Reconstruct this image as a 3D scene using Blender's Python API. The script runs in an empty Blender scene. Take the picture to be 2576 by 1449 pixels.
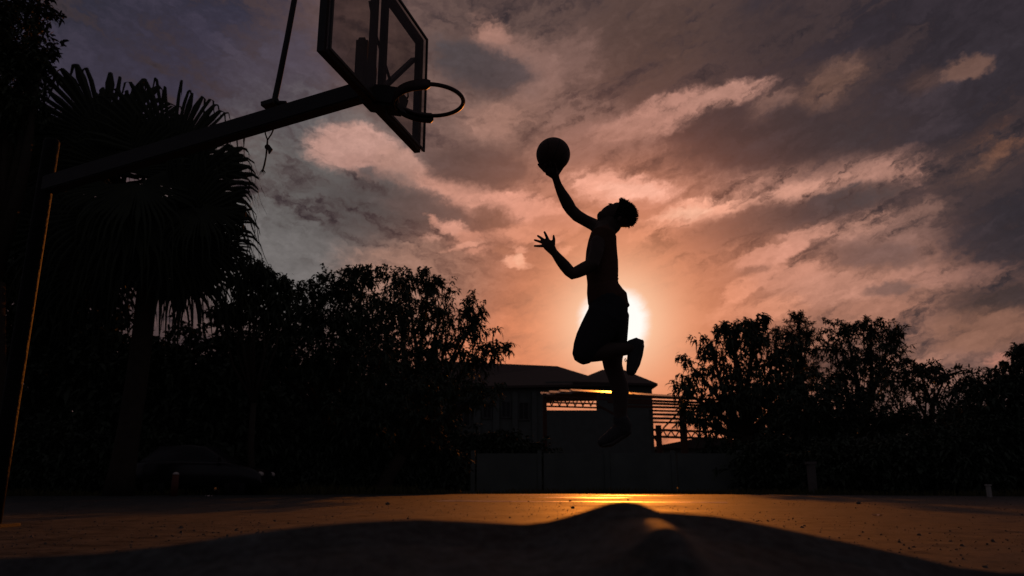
import bpy, bmesh, math, random
import numpy as np
from mathutils import Vector, Matrix, noise as mnoise

R = math.radians
SC = bpy.context.scene
COL = SC.collection
random.seed(7)
rng = np.random.default_rng(7)

# ------------------------------------------------------------------ camera, sky, sun, exposure
F = 1955.0                      # focal length in units of a picture 2576 wide
CX, CY = 1288.0, 724.5
PITCH = R(14.17)
CP, SP = math.cos(PITCH), math.sin(PITCH)
H = 0.30                        # lens height above the court

def ray(px, py):
    """world direction (not normalised, y = 1) of a sight line"""
    yr = CY - py
    fwd = F * CP - yr * SP
    return Vector(((px - CX) / fwd, 1.0, (F * SP + yr * CP) / fwd))

def P(px, py, D):
    d = ray(px, py)
    return Vector((d.x * D, D, H + d.z * D))

def mpp(px, py, D):
    p = P(px, py, D)
    return (p.y * CP + (p.z - H) * SP) / F

cam_d = bpy.data.cameras.new('camera')
cam = bpy.data.objects.new('camera', cam_d)
COL.objects.link(cam)
cam.location = (0, 0, H)
cam.rotation_euler = (R(90) + PITCH, 0, 0)
cam_d.sensor_width = 36.0
cam_d.lens = 36.0 * F / 2576.0
cam_d.clip_start = 0.02
cam_d.clip_end = 5000
cam_d.dof.use_dof = True
cam_d.dof.focus_distance = 5.6
cam_d.dof.aperture_fstop = 3.4
SC.camera = cam

SUN_DIR = ray(1545, 812).normalized()
SUN_EL = math.asin(SUN_DIR.z)
SUN_AZ = math.atan2(SUN_DIR.x, SUN_DIR.y)

sun_d = bpy.data.lights.new('sun', 'SUN')
sun_d.energy = 1.35
sun_d.angle = R(0.6)
sun_d.color = (1.0, 0.265, 0.022)
sun = bpy.data.objects.new('sun', sun_d)
COL.objects.link(sun)
sun.rotation_euler = SUN_DIR.to_track_quat('Z', 'Y').to_euler()

SC.view_settings.view_transform = 'Standard'
SC.view_settings.look = 'None'
SC.view_settings.exposure = 0.0
SC.view_settings.gamma = 1.0
SC.view_settings.use_curve_mapping = False
SC.cycles.max_bounces = 6
SC.cycles.transparent_max_bounces = 12
SC.cycles.sample_clamp_indirect = 3.0

def lin(c):
    out = []
    for v in c[:3]:
        v = v / 255.0
        out.append(v / 12.92 if v <= 0.04045 else ((v + 0.055) / 1.055) ** 2.4)
    return tuple(out)

def azel(px, py):
    d = ray(px, py).normalized()
    return math.degrees(math.atan2(d.x, d.y)), math.degrees(math.asin(d.z))

def build_world():
    w = bpy.data.worlds.new('World')
    SC.world = w
    w.use_nodes = True
    nt = w.node_tree
    nt.nodes.clear()
    N, L = nt.nodes.new, nt.links.new
    def math_(op, a, b=None, c=None, clamp=False):
        n = N('ShaderNodeMath'); n.operation = op; n.use_clamp = clamp
        for i, v in enumerate((a, b, c)):
            if v is None: continue
            if isinstance(v, (int, float)): n.inputs[i].default_value = v
            else: L(v, n.inputs[i])
        return n.outputs[0]
    tc = N('ShaderNodeTexCoord')
    sep = N('ShaderNodeSeparateXYZ'); L(tc.outputs['Generated'], sep.inputs[0])
    az = math_('MULTIPLY', math_('ARCTAN2', sep.outputs[0], sep.outputs[1]), 57.29578)
    el = math_('MULTIPLY', math_('ARCSINE', sep.outputs[2]), 57.29578)
    comb = N('ShaderNodeCombineXYZ'); L(az, comb.inputs[0]); L(el, comb.inputs[1])
    uv = comb.outputs[0]
    def mapping(v, loc, rot, scale, kind='TEXTURE'):
        m = N('ShaderNodeMapping'); m.vector_type = kind
        L(v, m.inputs[0])
        m.inputs['Location'].default_value = loc
        m.inputs['Rotation'].default_value = (0, 0, rot)
        m.inputs['Scale'].default_value = scale
        return m.outputs[0]
    def noise(v, scale, detail, rough=0.55, dist=0.0):
        n = N('ShaderNodeTexNoise'); n.noise_dimensions = '3D'
        L(v, n.inputs['Vector'])
        n.inputs['Scale'].default_value = scale
        n.inputs['Detail'].default_value = detail
        n.inputs['Roughness'].default_value = rough
        n.inputs['Distortion'].default_value = dist
        return n
    # domain warp: big swirls and small ragged edges
    streak_rot = R(14)
    st = mapping(uv, (0, 0, 0), streak_rot, (3.2, 1.0, 1.0))
    wn1 = noise(st, 0.16, 5, 0.55)
    wn2 = noise(st, 0.75, 4, 0.6)
    def warp(v, nz, amp):
        s = N('ShaderNodeVectorMath'); s.operation = 'SUBTRACT'
        L(nz.outputs['Color'], s.inputs[0]); s.inputs[1].default_value = (0.5, 0.5, 0.5)
        m = N('ShaderNodeVectorMath'); m.operation = 'MULTIPLY_ADD'
        L(s.outputs[0], m.inputs[0]); m.inputs[1].default_value = (amp * 1.6, amp, 0.0)
        L(v, m.inputs[2])
        return m.outputs[0]
    wn3 = noise(uv, 1.9, 5, 0.62)
    uvw = warp(warp(warp(uv, wn1, 1.3), wn2, 1.2), wn3, 0.8)
    # streaky density: cirrus combed one way left of the sun and the other way right of it
    side = N('ShaderNodeMapRange'); side.interpolation_type = 'SMOOTHSTEP'
    L(az, side.inputs['Value'])
    side.inputs['From Min'].default_value = -9.0; side.inputs['From Max'].default_value = 7.0
    def combed(scale, stretch, detail, rough, dist, off):
        r = noise(mapping(uvw, off, R(20), (stretch, 1.0, 1.0)), scale, detail, rough, dist).outputs['Fac']
        l = noise(mapping(uvw, off, R(-17), (stretch, 1.0, 1.0)), scale, detail, rough, dist).outputs['Fac']
        return math_('ADD', l, math_('MULTIPLY', math_('SUBTRACT', r, l), side.outputs['Result']))
    s_big = combed(0.17, 4.5, 6, 0.50, 0.15, (11, 3, 0))
    s_fine = combed(0.62, 2.5, 8, 0.60, 0.5, (4, 9, 5))
    s_hair = combed(1.9, 2.4, 6, 0.64, 0.6, (1, 7, 2))
    ns = math_('ADD', math_('ADD', math_('MULTIPLY', math_('SUBTRACT', s_big, 0.5), 1.7),
               math_('MULTIPLY', math_('SUBTRACT', s_fine, 0.5), 1.35)), math_('MULTIPLY', math_('SUBTRACT', s_hair, 0.5), 0.7))
    mod = math_('ADD', math_('MULTIPLY', ns, 2.3), 1.05)

    # strokes: x1,y1,x2,y2,halfwidth,colour,weight,(edge)
    ST = [
        # broad tones
        (1150, 980, 1900, 980, 210, (216, 132, 97), 0.9, 0.8),
        (-300, 20, 620, 20, 260, (36, 38, 53), 0.95, 0.8),
        (120, 170, 560, 170, 130, (58, 52, 66), 0.85, 0.8),
        (600, 250, 780, 220, 110, (70, 62, 72), 0.85, 0.8),
        (560, 390, 640, 380, 60, (104, 88, 86), 0.8, 0.8),
        (600, 560, 920, 540, 200, (95, 91, 90), 0.97, 0.75),
        (600, 650, 800, 620, 120, (104, 100, 99), 0.8, 0.8),
        (940, 660, 1200, 720, 110, (150, 115, 101), 0.9, 0.8),
        (1050, 100, 1500, 40, 220, (100, 79, 74), 0.9, 0.8),
        (1100, 300, 1450, 330, 110, (118, 93, 86), 0.85, 0.8),
        (1500, 90, 1850, 50, 170, (79, 61, 57), 0.9, 0.8),
        (1850, 110, 2100, 90, 120, (60, 49, 51), 0.8, 0.8),
        (2150, 60, 2750, 40, 300, (43, 38, 45), 0.97, 0.75),
        (2330, 330, 2700, 240, 150, (47, 41, 47), 0.9, 0.8),
        (2360, 610, 2800, 560, 190, (45, 40, 47), 0.95, 0.8),
        (1620, 380, 2350, 280, 130, (57, 48, 53), 0.97, 0.7),
        (1250, 560, 1750, 540, 150, (178, 126, 108), 0.75, 0.9),
        (1620, 640, 1900, 600, 110, (167, 117, 100), 0.85, 0.9),
        (1800, 760, 2600, 760, 150, (154, 109, 93), 0.9, 0.8),
        # left cloud
        (790, 365, 960, 385, 40, (178, 136, 124), 0.95, 0.7),
        (870, 412, 985, 432, 26, (163, 123, 112), 0.9, 0.8),
        (960, 395, 1070, 470, 30, (169, 128, 115), 0.9, 0.8),
        (1040, 455, 1310, 530, 30, (207, 149, 130), 0.95, 0.7),
        (1180, 505, 1480, 545, 26, (228, 162, 141), 0.95, 0.7),
        (905, 432, 952, 444, 12, (102, 86, 84), 0.9, 0.8),
        (800, 520, 1060, 520, 60, (81, 76, 76), 0.95, 0.75),
        (960, 500, 1190, 560, 34, (83, 72, 71), 0.9, 0.75),
        (1090, 425, 1320, 425, 40, (83, 67, 65), 0.95, 0.7),
        (1210, 545, 1280, 555, 26, (102, 79, 73), 0.95, 0.75),
        # top middle
        (1200, 60, 1290, 125, 34, (163, 120, 107), 0.95, 0.75),
        (1280, 115, 1390, 185, 40, (138, 105, 96), 0.9, 0.8),
        (1090, 130, 1350, 215, 46, (72, 65, 68), 0.95, 0.7),
        (1370, 140, 1480, 150, 60, (120, 92, 85), 0.7, 0.9),
        (1330, 300, 1560, 265, 34, (130, 100, 92), 0.8, 0.8),
        (1370, 375, 1640, 335, 44, (132, 99, 91), 0.85, 0.8),
        (1560, 325, 1800, 240, 32, (178, 130, 116), 0.97, 0.7),
        (1720, 262, 1960, 195, 22, (175, 129, 115), 0.97, 0.7),
        (1480, 345, 1660, 318, 22, (159, 117, 105), 0.85, 0.8),
        (1890, 290, 2000, 225, 26, (128, 96, 87), 0.9, 0.75),
        (2000, 250, 2210, 160, 34, (108, 80, 70), 0.85, 0.8),
        (2020, 265, 2140, 240, 18, (116, 86, 76), 0.8, 0.8),
        (1740, 325, 1880, 290, 26, (58, 50, 54), 0.9, 0.75),
        (1950, 300, 2040, 275, 18, (64, 53, 55), 0.85, 0.8),
        (2290, 215, 2360, 185, 22, (79, 60, 57), 0.8, 0.9),
        (2390, 192, 2480, 150, 18, (102, 75, 66), 0.85, 0.9),
        (2350, 440, 2560, 380, 44, (100, 74, 66), 0.85, 0.85),
        (2450, 370, 2640, 310, 36, (116, 80, 65), 0.85, 0.8),
        # the long bright band
        (1780, 480, 2380, 410, 46, (175, 128, 113), 0.95, 0.75),
        (1430, 455, 1700, 490, 30, (235, 172, 151), 0.97, 0.7),
        (1500, 470, 1680, 482, 14, (252, 193, 172), 0.9, 0.8),
        (1600, 570, 1900, 498, 26, (250, 182, 156), 0.98, 0.7),
        (1640, 556, 1800, 524, 12, (255, 201, 174), 0.95, 0.8),
        (1860, 507, 2190, 438, 20, (212, 155, 135), 0.95, 0.7),
        (2160, 446, 2380, 402, 16, (167, 122, 108), 0.9, 0.75),
        (1500, 530, 1700, 514, 15, (175, 121, 104), 0.85, 0.75),
        (1560, 595, 1740, 588, 16, (218, 151, 126), 0.8, 0.8),
        # dark wedge under it
        (1690, 612, 1900, 560, 34, (124, 94, 87), 0.95, 0.8),
        (1780, 590, 2080, 515, 32, (87, 71, 70), 0.97, 0.7),
        (1950, 545, 2220, 478, 27, (62, 57, 61), 0.98, 0.65),
        (2190, 500, 2260, 460, 20, (79, 66, 66), 0.8, 0.8),
        # right hand pink wisps
        (2040, 600, 2360, 570, 50, (140, 104, 94), 0.9, 0.8),
        (1840, 668, 1985, 636, 18, (197, 140, 121), 0.95, 0.7),
        (1965, 640, 2010, 590, 20, (201, 143, 124), 0.95, 0.7),
        (2000, 592, 2130, 580, 18, (192, 138, 120), 0.95, 0.75),
        (2110, 585, 2250, 525, 20, (175, 128, 112), 0.9, 0.75),
        (2240, 540, 2420, 505, 22, (132, 98, 88), 0.85, 0.8),
        (1850, 690, 1950, 690, 14, (112, 87, 81), 0.9, 0.75),
        (1810, 755, 1900, 705, 18, (218, 151, 125), 0.97, 0.7),
        (1880, 712, 2080, 672, 22, (197, 139, 119), 0.95, 0.7),
        (1900, 740, 2300, 710, 30, (180, 128, 110), 0.9, 0.8),
        (2250, 700, 2620, 690, 24, (167, 119, 104), 0.85, 0.75),
        (2060, 650, 2330, 640, 24, (110, 84, 79), 0.85, 0.75),
        (2170, 742, 2300, 722, 14, (106, 82, 77), 0.85, 0.8),
        (2360, 770, 2660, 745, 40, (62, 50, 50), 0.95, 0.75),
        (2080, 800, 2360, 780, 26, (165, 115, 97), 0.85, 0.8),
        (1780, 800, 2040, 770, 24, (209, 144, 118), 0.85, 0.8),
        (2330, 845, 2660, 820, 34, (128, 90, 75), 0.9, 0.8),
        (2495, 918, 2545, 900, 9, (182, 123, 106), 0.85, 0.7),
        # curls by the sun
        (1078, 540, 1098, 566, 9, (195, 140, 122), 0.9, 0.7),
        (1086, 566, 1185, 582, 14, (216, 155, 135), 0.95, 0.7),
        (1044, 596, 1110, 588, 9, (186, 138, 121), 0.9, 0.75),
        (1120, 600, 1240, 585, 15, (195, 136, 116), 0.85, 0.8),
        (1102, 628, 1240, 600, 9, (218, 156, 134), 0.95, 0.7),
        (1160, 640, 1260, 618, 8, (201, 142, 122), 0.85, 0.8),
        (1240, 590, 1440, 585, 24, (218, 152, 128), 0.85, 0.8),
        (1242, 630, 1292, 626, 14, (161, 113, 95), 0.9, 0.75),
        (1282, 620, 1330, 634, 9, (239, 171, 145), 0.95, 0.7),
        (1262, 650, 1340, 668, 12, (252, 186, 158), 0.97, 0.65),
        (1300, 640, 1316, 664, 8, (255, 199, 170), 0.9, 0.75),
        (1340, 560, 1450, 548, 16, (173, 122, 106), 0.8, 0.75),
        (1395, 640, 1440, 622, 8, (250, 178, 150), 0.85, 0.75),
        (1340, 610, 1420, 600, 10, (241, 172, 147), 0.7, 0.8),
        # late corrections of tone
        (2440, 600, 2760, 560, 95, (46, 41, 47), 0.95, 0.75),
        (1740, 350, 2260, 330, 62, (55, 48, 52), 0.92, 0.75),
        (2040, 500, 2230, 476, 24, (70, 63, 66), 0.9, 0.7),
        (1170, 312, 1360, 292, 36, (158, 119, 106), 0.85, 0.8),
        (1280, 255, 1400, 235, 30, (132, 101, 92), 0.7, 0.85),
    ]
    base = N('ShaderNodeMix'); base.data_type = 'RGBA'
    L(math_('ADD', math_('MULTIPLY', ns, 0.9), 0.45, clamp=True), base.inputs['Factor'])
    base.inputs['A'].default_value = (*lin((58, 50, 56)), 1)
    base.inputs['B'].default_value = (*lin((122, 93, 85)), 1)
    col = base.outputs['Result']
    for (x1, y1, x2, y2, hw, c, wt, edge) in ST:
        a, b = azel(x1, y1), azel(x2, y2)
        mid = ((a[0] + b[0]) / 2, (a[1] + b[1]) / 2)
        dx, dy = b[0] - a[0], b[1] - a[1]
        ln = math.hypot(dx, dy)
        deg = 1 / 34.5
        m = mapping(uvw, (mid[0], mid[1], 0), math.atan2(dy, dx), (ln / 2 + hw * deg * 1.5, hw * deg * 1.9, 1))
        g = N('ShaderNodeTexGradient'); g.gradient_type = 'SPHERICAL'
        L(m, g.inputs[0])
        f = math_('MULTIPLY', g.outputs['Fac'], mod)
        mr = N('ShaderNodeMapRange'); mr.interpolation_type = 'SMOOTHSTEP'
        L(f, mr.inputs['Value'])
        mr.inputs['From Min'].default_value = 0.04
        mr.inputs['From Max'].default_value = edge * (0.90 if hw < 70 else 1.05)
        mr.inputs['To Min'].default_value = 0.0
        mr.inputs['To Max'].default_value = wt
        mx = N('ShaderNodeMix'); mx.data_type = 'RGBA'
        L(mr.outputs['Result'], mx.inputs['Factor'])
        L(col, mx.inputs['A'])
        mx.inputs['B'].default_value = (*lin(c), 1)
        col = mx.outputs['Result']
    # streaks over everything
    mul = N('ShaderNodeVectorMath'); mul.operation = 'SCALE'
    L(col, mul.inputs[0]); L(math_('MAXIMUM', math_('ADD', math_('MULTIPLY', ns, 0.80), 1.03), 0.4), mul.inputs['Scale'])
    col = mul.outputs[0]
    # fine mottling
    fine = noise(mapping(uv, (0, 0, 0), R(10), (1.5, 1, 1)), 2.2, 5, 0.6)
    mul2 = N('ShaderNodeVectorMath'); mul2.operation = 'SCALE'
    L(col, mul2.inputs[0]); L(math_('ADD', math_('MULTIPLY', math_('SUBTRACT', fine.outputs['Fac'], 0.5), 0.35), 1.0), mul2.inputs['Scale'])
    col = mul2.outputs[0]
    # glow round the sun
    dot = N('ShaderNodeVectorMath'); dot.operation = 'DOT_PRODUCT'
    nrm = N('ShaderNodeVectorMath'); nrm.operation = 'NORMALIZE'
    L(tc.outputs['Generated'], nrm.inputs[0])
    L(nrm.outputs[0], dot.inputs[0]); dot.inputs[1].default_value = SUN_DIR
    ang = math_('MULTIPLY', math_('ARCCOSINE', math_('MINIMUM', dot.outputs['Value'], 0.9999999)), 57.29578)
    def gauss(sig):
        q = math_('DIVIDE', ang, sig)
        return math_('EXPONENT', math_('MULTIPLY', math_('MULTIPLY', q, q), -1.0))
    def mixto(col, fac, c):
        mx = N('ShaderNodeMix'); mx.data_type = 'RGBA'
        L(fac, mx.inputs['Factor']); L(col, mx.inputs['A'])
        mx.inputs['B'].default_value = (*c, 1)
        return mx.outputs['Result']
    # far from the sun the mostly unseen sky is lifted, as added fill light
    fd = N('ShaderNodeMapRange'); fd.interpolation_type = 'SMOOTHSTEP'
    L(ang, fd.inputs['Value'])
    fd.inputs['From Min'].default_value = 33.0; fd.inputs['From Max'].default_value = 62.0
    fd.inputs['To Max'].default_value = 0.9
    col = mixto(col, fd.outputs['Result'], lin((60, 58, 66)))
    lump = math_('ADD', math_('MULTIPLY', ns, 0.9), 1.0, clamp=True)
    col = mixto(col, math_('MULTIPLY', math_('MULTIPLY', gauss(10.5), 0.80), lump), lin((214, 120, 76)))
    col = mixto(col, math_('MULTIPLY', gauss(5.6), 0.9), lin((242, 146, 100)))
    col = mixto(col, math_('MULTIPLY', gauss(3.9), 0.95), lin((255, 216, 180)))
    disc = N('ShaderNodeMapRange'); disc.interpolation_type = 'SMOOTHSTEP'
    L(math_('ADD', ang, math_('MULTIPLY', ns, 0.7)), disc.inputs['Value'])
    disc.inputs['From Min'].default_value = 3.05
    disc.inputs['From Max'].default_value = 1.9
    col = mixto(col, disc.outputs['Result'], (1.0, 0.97, 0.92))
    # thin clear-air light behind the cloud
    sky = N('ShaderNodeTexSky'); sky.sky_type = 'NISHITA'
    sky.sun_disc = False
    sky.sun_elevation = SUN_EL
    sky.sun_rotation = SUN_AZ
    sky.dust_density = 4.0
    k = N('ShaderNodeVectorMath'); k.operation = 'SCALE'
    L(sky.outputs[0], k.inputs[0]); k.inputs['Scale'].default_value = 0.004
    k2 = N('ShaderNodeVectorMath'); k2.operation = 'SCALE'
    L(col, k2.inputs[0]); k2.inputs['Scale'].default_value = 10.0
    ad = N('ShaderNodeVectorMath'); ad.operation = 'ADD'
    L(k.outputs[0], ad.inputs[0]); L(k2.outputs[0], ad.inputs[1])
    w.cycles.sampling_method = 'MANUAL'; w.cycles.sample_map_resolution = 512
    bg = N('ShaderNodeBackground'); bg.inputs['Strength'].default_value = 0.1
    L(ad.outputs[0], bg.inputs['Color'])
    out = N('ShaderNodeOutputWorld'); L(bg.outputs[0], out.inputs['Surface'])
build_world()

# ------------------------------------------------------------------ helpers
def material(name, colour, rough=0.7, spec=0.3, var=0.25, scale=8.0, bump=0.0, bscale=60.0, metallic=0.0, colour2=None):
    m = bpy.data.materials.new(name)
    m.use_nodes = True
    nt = m.node_tree
    b = nt.nodes['Principled BSDF']
    b.inputs['Roughness'].default_value = rough
    b.inputs['Specular IOR Level'].default_value = spec
    b.inputs['Metallic'].default_value = metallic
    tc = nt.nodes.new('ShaderNodeTexCoord')
    nz = nt.nodes.new('ShaderNodeTexNoise')
    nz.inputs['Scale'].default_value = scale
    nz.inputs['Detail'].default_value = 6
    nt.links.new(tc.outputs['Object'], nz.inputs['Vector'])
    mx = nt.nodes.new('ShaderNodeMix'); mx.data_type = 'RGBA'
    nt.links.new(nz.outputs['Fac'], mx.inputs['Factor'])
    c2 = colour2 or tuple(c * (1 + var) for c in colour)
    c1 = tuple(c * (1 - var) for c in colour)
    mx.inputs['A'].default_value = (*c1, 1)
    mx.inputs['B'].default_value = (*c2, 1)
    nt.links.new(mx.outputs['Result'], b.inputs['Base Color'])
    if bump:
        n2 = nt.nodes.new('ShaderNodeTexNoise')
        n2.inputs['Scale'].default_value = bscale
        n2.inputs['Detail'].default_value = 5
        nt.links.new(tc.outputs['Object'], n2.inputs['Vector'])
        bp = nt.nodes.new('ShaderNodeBump')
        bp.inputs['Strength'].default_value = bump
        bp.inputs['Distance'].default_value = 0.02
        nt.links.new(n2.outputs['Fac'], bp.inputs['Height'])
        nt.links.new(bp.outputs['Normal'], b.inputs['Normal'])
    return m

def link(name, me, mat, parent=None, smooth=False):
    if mat is not None:
        me.materials.append(mat)
    if smooth:
        me.polygons.foreach_set('use_smooth', [True] * len(me.polygons))
    o = bpy.data.objects.new(name, me)
    COL.objects.link(o)
    if parent is not None:
        o.parent = parent
        o.matrix_parent_inverse = Matrix.Identity(4)
        o.location = -parent.location
    return o

def mesh_from(name, verts, faces):
    me = bpy.data.meshes.new(name)
    me.from_pydata([tuple(v) for v in verts], [], [tuple(f) for f in faces])
    me.update()
    return me

def bm_obj(name, bm, mat, parent=None, smooth=False):
    me = bpy.data.meshes.new(name)
    bmesh.ops.recalc_face_normals(bm, faces=bm.faces)
    bm.to_mesh(me); bm.free()
    return link(name, me, mat, parent, smooth)

def thing(name, label, cat, loc=(0, 0, 0), group=None):
    o = bpy.data.objects.new(name, None)
    o.empty_display_size = 0.2
    COL.objects.link(o)
    o.location = loc
    tag(o, label, cat, group)
    return o

def tag(o, label, cat, group=None):
    o['label'] = label
    o['category'] = cat
    if group: o['group'] = group
    return o

def add_box(bm, c, size, rot=None):
    sx, sy, sz = (s / 2 for s in size)
    vs = []
    for x, y, z in ((-1,-1,-1),(1,-1,-1),(1,1,-1),(-1,1,-1),(-1,-1,1),(1,-1,1),(1,1,1),(-1,1,1)):
        v = Vector((x * sx, y * sy, z * sz))
        if rot is not None: v = rot @ v
        vs.append(bm.verts.new(v + Vector(c)))
    for f in ((0,3,2,1),(4,5,6,7),(0,1,5,4),(1,2,6,5),(2,3,7,6),(3,0,4,7)):
        bm.faces.new([vs[i] for i in f])
    return vs

def frame_of(d, up=Vector((0, 0, 1))):
    d = d.normalized()
    s = d.cross(up)
    if s.length < 1e-4: s = d.cross(Vector((0, 1, 0)))
    s.normalize()
    u = s.cross(d).normalized()
    return Matrix((s, d, u)).transposed()      # local x=side, y=along, z=up

def add_bar(bm, a, b, w, h, up=Vector((0, 0, 1))):
    a, b = Vector(a), Vector(b)
    d = b - a
    return add_box(bm, (a + b) / 2, (w, d.length, h), frame_of(d, up))

def add_tube(bm, pts, rad, seg=10, caps=True):
    pts = [Vector(p) for p in pts]
    if not isinstance(rad, (list, tuple)): rad = [rad] * len(pts)
    rings = []
    ref = None
    for i, p in enumerate(pts):
        t = (pts[min(i + 1, len(pts) - 1)] - pts[max(i - 1, 0)]).normalized()
        if ref is None:
            ref = t.cross(Vector((0, 0, 1)))
            if ref.length < 0.1: ref = t.cross(Vector((1, 0, 0)))
        n = (ref - t * ref.dot(t)).normalized(); ref = n
        b = t.cross(n)
        rings.append([bm.verts.new(p + (n * math.cos(k * 2 * math.pi / seg) + b * math.sin(k * 2 * math.pi / seg)) * rad[i]) for k in range(seg)])
    for r0, r1 in zip(rings, rings[1:]):
        for k in range(seg):
            bm.faces.new((r0[k], r0[(k + 1) % seg], r1[(k + 1) % seg], r1[k]))
    if caps:
        bm.faces.new(rings[0][::-1]); bm.faces.new(rings[-1])
    return rings

def bar_obj(name, a, b, w, h, mat, parent, up=Vector((0, 0, 1))):
    bm = bmesh.new(); add_bar(bm, a, b, w, h, up)
    return bm_obj(name, bm, mat, parent)

def tube_obj(name, pts, rad, mat, parent=None, seg=10):
    bm = bmesh.new(); add_tube(bm, pts, rad, seg)
    return bm_obj(name, bm, mat, parent, smooth=True)

# ------------------------------------------------------------------ materials
M = {}
M['asphalt'] = None
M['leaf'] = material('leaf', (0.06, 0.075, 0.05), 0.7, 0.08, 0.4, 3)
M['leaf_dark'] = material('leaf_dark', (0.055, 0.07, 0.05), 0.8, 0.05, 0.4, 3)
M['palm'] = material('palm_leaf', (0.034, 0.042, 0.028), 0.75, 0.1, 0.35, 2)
M['bark'] = material('bark', (0.045, 0.037, 0.028), 0.9, 0.1, 0.4, 6, 0.6, 30)
M['steel'] = material('painted_steel', (0.024, 0.025, 0.026), 0.6, 0.3, 0.35, 9, 0.15, 70)
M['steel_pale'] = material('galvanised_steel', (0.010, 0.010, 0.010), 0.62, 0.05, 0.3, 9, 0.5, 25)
M['rim'] = material('rim_paint', (0.035, 0.016, 0.012), 0.5, 0.4, 0.4, 20, 0.1, 80)
M['rope'] = material('rope_fibre', (0.09, 0.08, 0.065), 0.9, 0.1, 0.3, 40)
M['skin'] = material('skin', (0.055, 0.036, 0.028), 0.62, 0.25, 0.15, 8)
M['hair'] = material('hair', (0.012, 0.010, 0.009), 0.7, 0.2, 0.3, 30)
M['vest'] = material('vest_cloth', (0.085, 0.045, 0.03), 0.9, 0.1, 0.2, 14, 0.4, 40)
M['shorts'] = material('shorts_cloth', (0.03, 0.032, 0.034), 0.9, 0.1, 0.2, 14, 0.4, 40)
M['shoe'] = material('shoe_leather', (0.035, 0.035, 0.035), 0.7, 0.3, 0.2, 20)
M['sole'] = material('shoe_sole', (0.06, 0.055, 0.05), 0.8, 0.2, 0.2, 20)
M['ball'] = material('ball_rubber', (0.05, 0.026, 0.016), 0.6, 0.3, 0.2, 60, 0.35, 260)
M['seam'] = material('ball_seam', (0.015, 0.014, 0.013), 0.7, 0.2, 0.1, 20)
M['wall'] = material('rendered_wall', (0.105, 0.12, 0.11), 0.9, 0.1, 0.25, 1.2, 0.2, 20)
M['wall_dark'] = material('mossy_wall', (0.12, 0.14, 0.125), 0.9, 0.1, 0.35, 0.9, 0.3, 15)
M['roof'] = material('roof_sheet', (0.07, 0.055, 0.048), 0.75, 0.15, 0.3, 2.0, 0.2, 12)
M['window'] = material('dark_glass', (0.015, 0.016, 0.017), 0.4, 0.3, 0.2, 3)
M['frame'] = material('window_frame', (0.07, 0.075, 0.07), 0.6, 0.3, 0.2, 5)
M['sheet'] = material('canopy_sheet', (0.22, 0.21, 0.20), 0.4, 0.5, 0.2, 2.0, metallic=0.6)
M['rust'] = material('rusty_steel', (0.10, 0.05, 0.035), 0.8, 0.2, 0.4, 5)
M['car'] = material('car_paint', (0.009, 0.009, 0.010), 0.25, 0.35, 0.1, 2)
M['tyre'] = material('tyre_rubber', (0.02, 0.02, 0.02), 0.85, 0.2, 0.1, 8)
M['lamp'] = material('lamp_glass', (0.5, 0.45, 0.4), 0.15, 0.6, 0.1, 8)
M['concrete'] = material('concrete', (0.36, 0.34, 0.31), 0.9, 0.1, 0.3, 4, 0.4, 30)
M['orange'] = material('orange_paint', (0.09, 0.025, 0.012), 0.6, 0.3, 0.3, 6)
M['grass'] = material('grass', (0.07, 0.065, 0.025), 0.8, 0.15, 0.5, 4)
M['litter'] = material('pale_paper', (0.6, 0.5, 0.45), 0.8, 0.2, 0.2, 20)
M['dry_leaf'] = material('dry_leaf', (0.07, 0.04, 0.02), 0.9, 0.1, 0.3, 20)
M['stone'] = material('stone', (0.12, 0.11, 0.10), 0.9, 0.1, 0.3, 9, 0.5, 30)
M['paint_line'] = None

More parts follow.
